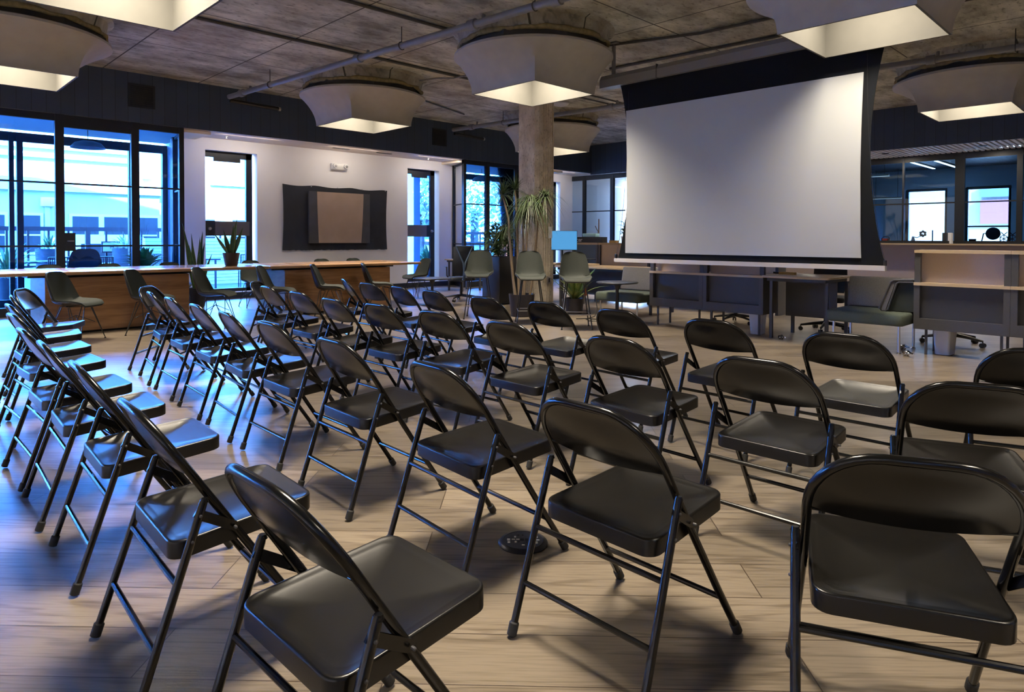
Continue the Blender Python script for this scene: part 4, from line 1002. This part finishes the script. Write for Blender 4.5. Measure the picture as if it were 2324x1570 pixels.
MB().box(-.05,.12,-.70,0,0,.115).build('carton', M['black_plastic'], o, 0)
text_mesh('lettering', 'acer', .115, M['text_white'], o, Matrix.Translation((-.052,-.10,.055)) @ Matrix.Rotation(-pi/2,4,'Z') @ Matrix.Rotation(pi/2,4,'X'))
o = thing('plastic_tray', 'pale cyan plastic tray on top of the black monitor box', 'tray', (10.53,8.62,1.256)); MB().rbox(-.06,.08,-.34,0,0,.07,.02).build('tray', M['cyan_box'], o)
o = thing('jewellery_tree', 'small brown branch stand on top of the divider left of the screen', 'stand', (10.68,8.36,1.14))
m = MB().tube([(0,0,.0),(0,0,.48)], [.014,.011], 8); m.tube([(0,0,.20),(.0,.05,.27),(.0,.09,.34)], .008, 6); m.tube([(0,0,.10),(0,.03,.17),(0,.035,.21)], .007, 6); m.build('branch', M['ext_brown'], o)
MB().lathe([(.05,0),(.05,.012),(.015,.02)], n=18).build('base', M['ext_brown'], o)
o = thing('card_box', 'small mustard box on the divider top beside the black monitor box', 'box', (10.55,7.90,1.14)); MB().box(-.05,.05,-.10,.06,0,.045).build('box', M['yellow'], o, 0); MB().box(-.052,.052,-.102,.062,.036,.048).build('lid', M['yellow'], o, 0)
t = thing('potted_plant', 'small leafy plant in a white pot by the left edge of the screen', 'plant', (10.60,7.68,1.14)); rr = random.Random(4)
MB().lathe([(.045,0),(.06,.13),(.054,.13),(.05,.10)], n=24, cap1=False).build('pot', M['white_obj'], t, 40); f = MB()
for k in range(26):
    a = rr.uniform(0,2*pi); z = .14+rr.uniform(0,.26); d = Vector((cos(a), sin(a), rr.uniform(-.2,.5))).normalized(); f.blade((0,0,z), Vector((0,0,z))+d*rr.uniform(.10,.17), .045, .12, 4)
f.build('leaves', M['leaf2'], t, 0); MB().tube([(0,0,.1),(.01,0,.25),(0,.01,.40)], .006, 6).build('stem', M['leaf'], t)
o = thing('raised_screen', 'pale pinkish panel on the desk beyond the dragon tree', 'panel', (10.75,11.55,.735)); MB().box(0,.03,-.42,0,.0,.42).build('board', M['pink'], o, 0); MB().box(-.05,.08,-.3,-.12,0,.012).build('foot', M['pink'], o, 0)
o = thing('laptop', 'dark laptop raised on the desk beyond the dragon tree', 'laptop', (10.9,10.75,.735)); MB().rbox(-.12,.12,-.17,.17,.0,.018,.01).build('base', M['black_plastic'], o)
m = MB().rbox(-.006,.006,-.17,.17,0,.24,.004); m.xf(Matrix.Translation((.12,0,.018)) @ Matrix.Rotation(radians(14),4,'Y')); m.build('lid', M['grey_metal'], o)
o = thing('desk_clutter', 'small yellow and black tool on the desk below the screen', 'tool', (8.35,3.55,.775)); MB().box(-.03,.03,-.12,.08,0,.03).build('handle', M['yellow'], o, 0); MB().tube([(0,.08,.015),(0,.16,.02)], .012, 8).build('tip', M['black_plastic'], o)
# task chairs
def make_task_chair():
    t = thing('task_chair', 'x', 'chair', (0,0,0), 0, 'mesh task chairs')       # faces +y
    for k in range(5):
        a = 2*pi*k/5+.3; f = (.31*cos(a), .31*sin(a))
        l = MB().tube([(0,0,.115),(f[0]*.5,f[1]*.5,.10),(f[0],f[1],.075)], [.026,.020,.014], 8).build('base_arm', M['black_plastic'], t)
        w = MB()
        for s in (-1,1): w.tube([(f[0]-sin(a)*s*.008, f[1]+cos(a)*s*.008, .028), (f[0]-sin(a)*s*.026, f[1]+cos(a)*s*.026, .028)], .028, 14)
        w.tube([(f[0],f[1],.03),(f[0],f[1],.078)], .007, 8); w.build('caster', M['chrome'] if False else M['black_plastic'], l)
    MB().tube([(0,0,.10),(0,0,.40)], [.030,.022], 12).build('gas_column', M['black_plastic'], t)
    MB().rbox(-.25,.25,-.22,.24,.40,.47,.07,6).build('seat', M['mesh'], t, 50)
    m = MB(); vs = []; n = 12; k = 10
    for i in range(n+1):
        u = i/n; z = .50+.56*u; hw = .20-.05*abs(u-.35)+.03*u; y = -.24-.05*sin(pi*u)-.06*u
        for j in range(k+1): s = -1+2*j/k; vs.append((hw*s, y+.05*(s*s), z))
    A = len(vs); vs += [(x,y-.012,z) for x,y,z in vs]; fs = []
    for i in range(n):
        for j in range(k): q = i*(k+1)+j; fs += [(q,q+1,q+k+2,q+k+1),(A+q,A+q+k+1,A+q+k+2,A+q+1)]
    m.add(vs, fs); m.build('backrest', M['mesh'], t, 60)
    sp = MB().tube([(0,-.10,.40),(0,-.30,.44),(0,-.36,.60),(-.02,-.36,.75),(-.16,-.35,1.07)], [.03,.028,.026,.020,.014], 10); sp.tube([(0,-.36,.66),(.02,-.36,.75),(.16,-.35,1.07)], [.022,.020,.014], 10); sp.tube([(-.17,-.35,1.07),(.17,-.35,1.07)], .012, 8)
    sp.build('spine', M['slate_panel'], t)
    for s in (-1,1): MB().tube([(s*.24,-.05,.42),(s*.29,-.06,.50),(s*.29,-.03,.66),(s*.29,.14,.67)], .015, 8).build('armrest', M['black_plastic'], t)
    return t
tc0 = make_task_chair(); tc0.location = (8.36,9.92,0); tc0.rotation_euler = (0,0,radians(-30)); tc0['label'] = 'mesh back task chair beside the leftmost counter stool'
dup(tc0, (9.15,3.35,0), radians(100), 'task chair behind the desk below the screen, only base showing')
dup(tc0, (9.1,4.6,0), radians(85), 'task chair behind the dividers below the screen, only base showing')
dup(tc0, (9.1,1.9,0), radians(95), 'task chair behind the tall divider, only casters showing')
# chrome caster feet peeking out beside the lounge seat and the desk
for (x,y), lb in (((7.95,3.42),'chrome swivel caster at the foot of the desk below the screen'),((7.78,2.02),'chrome swivel caster by the front leg of the right lounge seat'),((8.2,2.16),'chrome swivel caster beside the white bin at right')):
    t = thing('swivel_caster', lb, 'caster', (x,y,0), radians(40), 'chrome swivel casters'); w = MB()
    for s in (-1,1): w.tube([(.05,s*.008,.026),(.05,s*.024,.026)], .026, 14)
    w.build('wheel', M['chrome'], t); MB().tube([(.05,0,.05),(.0,0,.06),(-.06,0,.045),(-.12,0,.05)], .009, 8).build('fork', M['chrome'], t)
o = MB().tube([(8.05,6.35,.30),(8.02,6.3,.15),(7.9,6.25,.05),(7.75,6.3,.015),(7.65,6.15,.012),(7.75,6.0,.012),(7.9,6.1,.012),(7.85,6.35,.012),(7.7,6.45,.012)], .007, 8).build('power_cable', M['cable']); tag(o, 'black cable coiled on the floor beside the spiky plant', 'cable')

# ------------------------------------------------------------------ floor power box
t = thing('floor_power_box', 'round black floor power box with brass inserts between the folding chairs', 'outlet', (1.885,1.85,0), AZ-pi/2)
MB().lathe([(.098,0),(.100,.004),(.094,.010),(.080,.014),(.078,.013)], n=48, cap1=False).build('rim', M['black_plastic'], t, 30)
MB().lathe([(.078,.0125),(.002,.0125)], n=48, cap0=False, cap1=False).build('plate', M['panel_dark'], t)
def ins(x0,x1,y0,y1,m='brass',h=.0145): MB().box(x0,x1,y0,y1,.012,h).build('insert', M[m], t, 0)
for a in ((-.064,-.052,-.004,.010),(-.046,-.032,.002,.007),(-.028,-.014,.002,.007),(-.034,-.026,-.022,-.012),(-.036,-.028,.022,.032),(.052,.066,-.006,.004),(.048,.060,.016,.030),(.046,.058,-.032,-.016),(-.006,.006,-.046,-.042),(-.062,-.052,-.026,-.014)): ins(*a)
for a in ((-.012,.004,-.004,.010),(.008,.022,-.004,.010),(-.064,-.052,.013,.018),(.052,.066,.008,.013),(-.004,.002,.040,.046),(-.02,-.015,-.02,-.015),(.010,.014,-.022,-.018),(.0,.004,-.034,-.029),(-.024,-.014,.04,.044)): ins(*a, 'dark')

# ------------------------------------------------------------------ office behind the right glass
def ledge(y): return (XO+.10, y, 1.135)
o = thing('red_basket', 'small dark red bowl shaped basket on the ledge beside the screen edge', 'basket', ledge(5.02)); MB().lathe([(.05,0),(.09,.03),(.10,.11),(.09,.11),(.08,.04)], n=24, cap1=False).build('bowl', M['red'], o); MB().tube([(0,-.09,.1),(0,-.05,.15),(0,.05,.15),(0,.09,.1)], .008, 8).build('handle', M['red'], o)
o = thing('keyboard_case', 'flat dark case lying on the ledge beside the screen edge', 'case', ledge(5.40)); MB().rbox(-.08,.08,-.17,.17,0,.05,.03).build('case', M['panel_dark'], o); MB().tube([(-.085,-.04,.025),(-.10,0,.025),(-.085,.04,.025)], .006, 6).build('handle', M['panel_dark'], o)
o = thing('gooseneck_lamp', 'small white gooseneck desk lamp with dark rosette on the ledge', 'lamp', ledge(4.45)); MB().lathe([(.05,0),(.045,.05),(.03,.12),(.02,.16)], n=20).build('base', M['white_obj'], o); MB().tube([(0,0,.15),(0,-.08,.13),(0,-.16,.17),(0,-.2,.22)], .009, 8).build('neck', M['chrome'], o)
m = MB()
for k in range(6): a = 2*pi*k/6; m.lathe([(.028,0),(.028,.02)], n=12, cx=.05*cos(a), cy=.05*sin(a))
m.xf(Matrix.Translation((0,-.2,.22)) @ Matrix.Rotation(-pi/2,4,'Y')); m.build('rosette', M['planter_blue'], o)
o = thing('upright_rod', 'thin dark red upright rod on the ledge', 'rod', ledge(4.06)); MB().tube([(0,0,0),(0,0,.30)], .012, 8).build('rod', M['red'], o); MB().lathe([(.03,0),(.03,.01)], n=16).build('foot', M['red'], o)
o = thing('binder', 'dark blue binder standing on the office ledge', 'binder', ledge(3.82)); MB().box(-.09,.09,-.05,.03,0,.24).build('cover', M['planter_blue'], o, 0); MB().box(-.085,.085,-.04,.02,.004,.236).build('pages', M['white_obj'], o, 0)
o = thing('white_folder', 'white folder standing on the office ledge beside the binder', 'folder', ledge(3.72)); MB().box(-.09,.09,-.06,.02,0,.24).build('cover', M['white_obj'], o, 0)
o = thing('white_folder', 'narrow white folder standing against the wide office post', 'folder', ledge(3.66)); MB().box(-.30,-.14,-.03,.01,0,.23).build('cover', M['white_obj'], o, 0)
o = thing('small_red_box', 'small maroon box on the ledge right of the wide office post', 'box', ledge(3.30)); MB().box(-.05,.05,-.06,.06,0,.10).build('box', M['red'], o, 0); MB().box(-.052,.052,-.062,.062,.085,.104).build('lid', M['red'], o, 0)
o = thing('disc_sculpture', 'grey disc on a bent red stand on the office ledge', 'sculpture', ledge(2.98)); MB().lathe([(.13,-.012),(.135,0),(.13,.012),(.03,.014),(.002,.018)], n=40).xf(Matrix.Translation((0,-.05,.22)) @ Matrix.Rotation(-pi/2,4,'Y')).build('disc', M['planter_blue'], o)
MB().tube([(0,.16,0),(0,.12,.22),(0,.06,.23)], .012, 8).build('stand', M['red'], o)
o = thing('wire_hexagons', 'pair of dark red lattice frames on the office ledge', 'sculpture', ledge(2.70))
for k, y in enumerate((.04,-.11)):
    m = MB(); hx = [(0, y+.075*cos(pi/6+pi/3*q), .095+.085*sin(pi/6+pi/3*q)+.01) for q in range(6)]
    m.tube(hx, .009, 6, closed=True)
    for q in range(3): m.tube([hx[q], hx[q+3]], .007, 6)
    m.tube([hx[1],(0,y+.05,.25)], .008, 6); m.tube([hx[1],(0,y-.06,.25)], .008, 6)
    m.build('lattice', M['red'], o)
def strip_light(label, p, q, m, r=.035):
    t = thing('strip_light', label, 'light', p, 0, 'office strip lights'); d = Vector(q)-Vector(p); L = d.length; a = atan2(d.y, d.x); t.rotation_euler = (0,0,a)
    MB().box(0,L,-r,r,0,r*1.1).build('housing', M['casing'], t, 0); MB().box(0,L,-r*.9,r*.9,-.01,0).build('diffuser', M[m], t, 0)
    if p[2] < 3:
        for u in (.1, L-.1): MB().tube([(u,0,r),(u,0,3.15-p[2])], .005, 6).build('cord', M['cable'], t)
strip_light('left long lit strip light on the office ceiling behind the glass', (17.7,4.75,3.111), (20.4,4.75,3.111), 'tube_light')
strip_light('right long lit strip light on the office ceiling behind the glass', (17.7,4.25,3.111), (20.4,4.25,3.111), 'tube_light')
strip_light('warm linear pendant high in the left office pane', (18.2,6.6,2.80), (18.2,5.2,2.80), 'warm_tube', .045)
strip_light('warm linear pendant lower in the left office pane', (20.2,6.2,2.35), (20.2,5.45,2.35), 'warm_tube', .03)

# ------------------------------------------------------------------ pendant dome in the bay
def dome(loc, label):
    t = thing('dome_pendant', label, 'lamp', loc, 0, 'dome pendants in the glass bays')
    MB().lathe([(.02,.13),(.10,.125),(.20,.09),(.26,.02),(.27,0),(.255,.0),(.19,.075),(.02,.11)], n=36, cap0=False, cap1=False).build('shade', M['casing'], t, 50)
    MB().tube([(0,0,.12),(0,0,SZ-.06-loc[2])], .006, 6).build('cord', M['cable'], t)
dome((2.88,13.6,2.79), 'grey dome pendant hanging inside the left glass bay')
dome((12.1,13.5,2.79), 'grey dome pendant hanging inside the glass bay left of the column')

# ------------------------------------------------------------------ terrace and street
o = MB().box(-12, 30, 14.9, 40, -.3, -.05).build('terrace_floor', M['terrace'], None, 0); tag(o, kind='structure')
o = MB().box(-30, -7.3, -20, 40, -.3, -.06).build('ground_bounce', M['white'], None, 0); tag(o, kind='structure')  # unseen pale ground added to bounce sunlight up to the ceiling
def railing(x0, x1, y, label):
    t = thing('terrace_railing', label, 'railing', (x0,y,-.05))
    MB().box(0, x1-x0, -.04, .04, 1.42, 1.52).build('top_rail', M['maroon'], t, 0); MB().box(0, x1-x0, -.02, .02, .55, .60).build('bottom_rail', M['maroon'], t, 0)
    k = 0; x = .2
    while x < x1-x0:
        w = .05 if k % 6 == 0 else .022; MB().box(x-w, x+w, -w, w, 0 if k % 6 == 0 else .6, 1.42).build('baluster', M['maroon'], t, 0); x += .40; k += 1
railing(-1, 9.5, 19, 'maroon terrace railing seen through the left glass bay')
railing(12, 26, 19.5, 'red terrace railing seen through the glass bay beside the column')
t = thing('street_building', 'cream and pale blue building across the street with a row of windows', 'building', (0,31,0))
MB().box(-14, 16, .3, 8, -3, 5.7).build('upper_facade', M['ext_wall'], t, 0)
MB().box(-14, 9.2, 0, .4, -3, 3.0).build('ground_front', M['ext_blue'], t, 0)
MB().box(-14, 9.4, -.25, .4, 3.0, 3.5).build('cornice', M['ext_white'], t, 0)
for x, w in ((3.3,.55),(4.4,.55),(6.0,.9),(7.1,.9),(8.2,.9),(10.4,1.2),(12.4,1.1)):
    y = 0 if x < 9 else .3
    f = MB().box(x-.1, x+w+.1, y-.06, y+.02, .55, 2.15).build('window', M['ext_white'], t, 0)
    MB().box(x, x+w, y-.08, y-.03, .65, 2.05).build('pane', M['ext_glass'], f, 0); MB().box(x, x+w, y-.10, y-.03, 1.27, 1.33).build('sash_bar', M['ext_white'], f, 0)
MB().box(5.1, 5.25, -.15, 0, -1, 2.4).build('downpipe', M['ext_blue'], t, 0); MB().rbox(4.95,5.4,-.3,0,2.4,2.75,.05).build('hopper', M['ext_white'], t)
MB().box(8.6, 8.9, 0, .3, 3.7, 5.3).build('chimney_flue', M['ext_blue'], t, 0)
for k, z in enumerate((4.3,4.65,5.0)): MB().box(1.5, 8.4, .05, .32, z, z+.12).build('ledge', M['ext_blue'], t, 0)
MB().box(11.4,14.2,.1,.32,3.6,5.2).build('brick_panel', M['ext_brown'], t, 0)
t = thing('delivery_van', 'white roofed van parked across the street behind the railing', 'van', (6.3,27,-1.2))
m = MB(); m.loft([[(x,y,z) for x,z in ((-1.6,.5),(1.7,.5),(1.7,1.4),(1.2,1.75),(.9,2.45),(-1.3,2.5),(-1.6,2.3))] for y in (-.9,.9)], True, True); m.build('body', M['awning'], t, 30)
MB().box(-1.0,.7,-.91,-.89,1.55,2.2).build('window', M['ext_glass'], t, 0)
for x in (-1,1.1): MB().tube([(x,-.92,.5),(x,-.6,.5)], .36, 20).build('wheel', M['rubber'], t)
t = thing('far_building', 'white building with dark windows beyond the right glazed door', 'building', (20,30,0))
MB().box(-2,4.5,0,5,-3,10).build('wall', M['ext_wall'], t, 0)
for x,z in ((0.3,4.2),(2.6,4.2),(.3,1.6),(2.6,1.6)): MB().box(x,x+1.5,-.06,.05,z,z+1.3).build('window', M['ext_glass'], t, 0)
t = thing('roof_terrace', 'low beige building with red fascia beyond the trees', 'building', (24,24,0)); MB().box(-4,8,0,3,-3,.9).build('wall', M['awning'], t, 0); MB().box(-4.1,8.1,-.1,3.1,.9,1.05).build('fascia', M['maroon'], t, 0)
def tree(loc, r, label, seed):
    t = thing('street_tree', label, 'tree', loc, 0, 'pale street trees'); rr = random.Random(seed); f = MB()
    for _ in range(1900):
        d = Vector((rr.gauss(0,1), rr.gauss(0,1), rr.gauss(0,1))).normalized()*r*rr.uniform(.35,1.05); d.z *= 1.1; c = Vector((0,0,r*.9))+d
        a = Vector((rr.gauss(0,1), rr.gauss(0,1), rr.gauss(0,1))).normalized()*.15; b = a.orthogonal().normalized()*.11
        f.add([c-a,c+b,c+a,c-b], [(0,1,2,3)])
    f.build('crown', M['tree'], t, 0); MB().tube([(0,0,-3),(0,0,r*.4)], .2, 8).build('trunk', M['cane'], t)
tree((21.5,24.5,1.4), 2.6, 'pale leafy tree beyond the glass bay left of the column', 1)
tree((16.2,22.0,1.6), 2.0, 'pale leafy tree beyond the right glazed door', 2)
tree((27.9,26.5,1.0), 2.7, 'pale leafy tree hidden mostly behind the concrete column', 3)
# terrace seats and tables
def make_terrace_chair():
    t = thing('terrace_chair', 'x', 'chair', (0,0,-.05), 0, 'slatted terrace chairs'); f = MB()
    for s in (-1,1):
        f.tube([(s*.24,.22,0),(s*.24,.20,.45),(s*.24,-.20,.44),(s*.25,-.27,.86)], .014, 8); f.tube([(s*.24,-.16,.44),(s*.25,-.24,0)], .014, 8); f.tube([(s*.25,-.23,.66),(s*.26,.15,.66),(s*.245,.20,.45)], .012, 8)
    f.tube([(-.25,-.27,.86),(.25,-.27,.86)], .014, 8); f.build('frame', M['navy'], t)
    b = MB()
    for k in range(13): x = -.22+k*.0367; b.box(x-.008,x+.008,-.265,-.255,.48,.85)
    b.xf(Matrix.Translation((0,0,0))); b.build('backrest_slats', M['navy'], t, 0)
    q = MB()
    for k in range(9): q.box(-.24,.24,-.20+k*.047,-.165+k*.047,.445,.46)
    q.build('seat_slats', M['navy'], t, 0)
    return t
tch = make_terrace_chair(); spots = [(4.95,16.2,10,'behind the left glazed door, nearest'),(6.9,16.3,-15,'behind the left glazed door, right one'),(5.3,17.6,175,'behind the left glazed door, beyond the table'),(2.9,16.2,5,'through the left bay beside the shell chair'),(3.6,16.2,-8,'through the left bay, right of the shell chair'),(1.35,16.9,12,'through the left bay at the left edge'),(10.75,15.9,8,'behind the right glazed door, nearest'),(11.2,17.0,-170,'behind the right glazed door, farther one')]
for i,(x,y,a,l) in enumerate(spots):
    lb = 'slatted dark terrace chair seen ' + l
    if i == 0: tch.location = (x,y,-.05); tch.rotation_euler = (0,0,radians(a)); tch['label'] = lb
    else: dup(tch, (x,y,-.05), radians(a), lb)
def terrace_table(x, y, label):
    t = thing('terrace_table', label, 'table', (x,y,-.05), 0, 'terrace tables'); MB().box(-.8,.8,-.4,.4,.72,.76).build('tabletop', M['planter_blue'], t, 0)
    for a in (-.7,.7):
        for b in (-.33,.33): MB().box(a-.02,a+.02,b-.02,b+.02,0,.72).build('leg', M['navy'], t, 0)
terrace_table(2.7,17.2,'terrace table seen through the left glass bay'); terrace_table(5.5,17.0,'terrace table seen through the left glazed door'); terrace_table(10.9,16.5,'terrace table seen through the right glazed door')
def planter(x, y, r, h, label, m, n, L, seed, mt='planter_blue', w=.05):
    t = thing('terrace_planter', label, 'planter', (x,y,0 if y < 14.3 else -.05), 0, 'planters on the terrace'); rr = random.Random(seed); f = MB()
    MB().lathe([(r*.8,0),(r,h),(r*.92,h),(r*.9,h-.05)], n=24, cap1=False).build('pot', M[mt], t, 40)
    for _ in range(n):
        a = rr.uniform(0,2*pi); e = rr.uniform(.1,1.4); d = Vector((cos(a)*cos(e), sin(a)*cos(e), sin(e))); b = Vector((d.x*r*.5,d.y*r*.5,h-.05+rr.uniform(0,L*.5))); f.blade(b, b+d*L*rr.uniform(.6,1), w, .1, 4)
    f.build('leaves', M[m], t, 0)
planter(1.98,15.6,.22,.5,'spiky green plant on the terrace at the left edge','leaf2',60,.6,1)
planter(3.86,13.95,.20,.62,'bright leafy plant in a pot behind the right pane of the left bay','leaf_bright',150,.36,2,'planter_blue',.11)
planter(3.1,18.3,.28,1.0,'left terrace planter box with succulent behind the railing line','leaf2',30,.3,3)
planter(4.7,18.45,.3,1.0,'right terrace planter with dry flowers before the railing','tree',60,.35,4)
planter(11.55,15.2,.22,.45,'bright leafy plant low behind the right glazed door','leaf2',120,.55,5,'planter_blue',.09)
planter(11.9,18.4,.35,1.25,'large slate planter behind the right glazed door','leaf2',30,.3,6); planter(12.9,18.6,.3,1.2,'second slate planter far behind the right glazed door','leaf2',30,.3,7)
o = thing('brick_pier', 'white brick pier just outside the right glazed door', 'wall', (12.25,15.8,-.05)); m = MB()
for k in range(46): m.box(0,.35+.02*(k % 2),-.2,.2,k*.07,k*.07+.062)
m.build('bricks', M['tile'], o, 0); MB().box(.01,.33,-.19,.19,0,3.2).build('mortar', M['ext_white'], o, 0)
o = thing('brick_parapet', 'low white brick parapet behind the left glazed door', 'wall', (5.2,18.8,-.05)); m = MB()
for k in range(14): m.box(0,3.2,-.12,.12,k*.09,k*.09+.08)
m.build('bricks', M['tile'], o, 0); MB().box(.02,3.18,-.11,.11,0,1.25).build('mortar', M['terrace'], o, 0)
o = thing('street_sign', 'small maroon framed sign on the terrace railing', 'sign', (4.55,18.9,.98)); MB().box(-.28,.28,-.02,.02,-.14,.14).build('frame', M['maroon'], o, 0); MB().box(-.25,.25,-.03,-.02,-.11,.11).build('face', M['ext_blue'], o, 0)
text_mesh('lettering', 'H 2', .14, M['maroon'], o, Matrix.Translation((0,-.032,0)) @ Matrix.Rotation(pi/2,4,'X'))
# street outside the office windows
t = thing('office_view_building', 'pale building with a pink red band outside the office windows', 'building', (27,3,0))
MB().box(0,4,-12,12,-4,4.2).build('wall', mat('dark_stucco', (.10,.085,.07), .9), t, 0); MB().box(-.1,0,-12,1.9,1.75,2.55).build('red_band', mat('pink_red_band', (.075,.012,.02), .8), t, 0)  # wall stucco is one even, lowered base colour
for k in range(3): MB().box(-.08,0,-12,1.9,2.65+k*.45,2.95+k*.45).build('window_strip', mat('pale_strip_glass', (.035,.05,.06), .3), t, 0)

# unseen sloped mass added above the room to shade terrace and facade
o = MB(); o.add([(-7,4,4.3),(24,4,4.3),(24,14.2,4.3),(-7,14.2,4.3),(-7,4,14.0),(24,4,7.0),(24,14.2,7.0),(-7,14.2,14.0)], [(3,2,1,0),(4,5,6,7),(0,1,5,4),(1,2,6,5),(2,3,7,6),(3,0,4,7)])
o = o.build('wall_shadow_mass', M['ext_wall'], None, 0); o['kind'] = 'structure'

# ------------------------------------------------------------------ daylight
w = bpy.data.worlds.new('sky'); SC.world = w; w.use_nodes = True; nt = w.node_tree
bg = nt.nodes['Background']; tcn = nt.nodes.new('ShaderNodeTexCoord'); sx = nt.nodes.new('ShaderNodeSeparateXYZ'); cr = nt.nodes.new('ShaderNodeValToRGB')
nt.links.new(tcn.outputs['Generated'], sx.inputs[0]); nt.links.new(sx.outputs['Z'], cr.inputs[0]); nt.links.new(cr.outputs[0], bg.inputs['Color'])
cr.color_ramp.elements[0].color = (.47,.67,.98,1); cr.color_ramp.elements[1].color = (.18,.43,.95,1); cr.color_ramp.elements[1].position = .7
bg.inputs['Strength'].default_value = 80
sd = bpy.data.lights.new('sun', 'SUN'); sd.energy = 130; sd.angle = radians(.6); sd.color = (1,.93,.82)
so = bpy.data.objects.new('sun', sd); COL.objects.link(so)
so.rotation_euler = Vector((.25,.86,-.46)).to_track_quat('-Z','Y').to_euler()

# ------------------------------------------------------------------ render look
SC.view_settings.view_transform = 'Standard'; SC.view_settings.look = 'None'; SC.view_settings.gamma = 1; SC.view_settings.exposure = 0.12
SC.view_settings.use_curve_mapping = False
SC.cycles.use_denoising = True; SC.cycles.max_bounces = 10; SC.cycles.diffuse_bounces = 5; SC.cycles.transparent_max_bounces = 16; SC.cycles.sample_clamp_indirect = 6
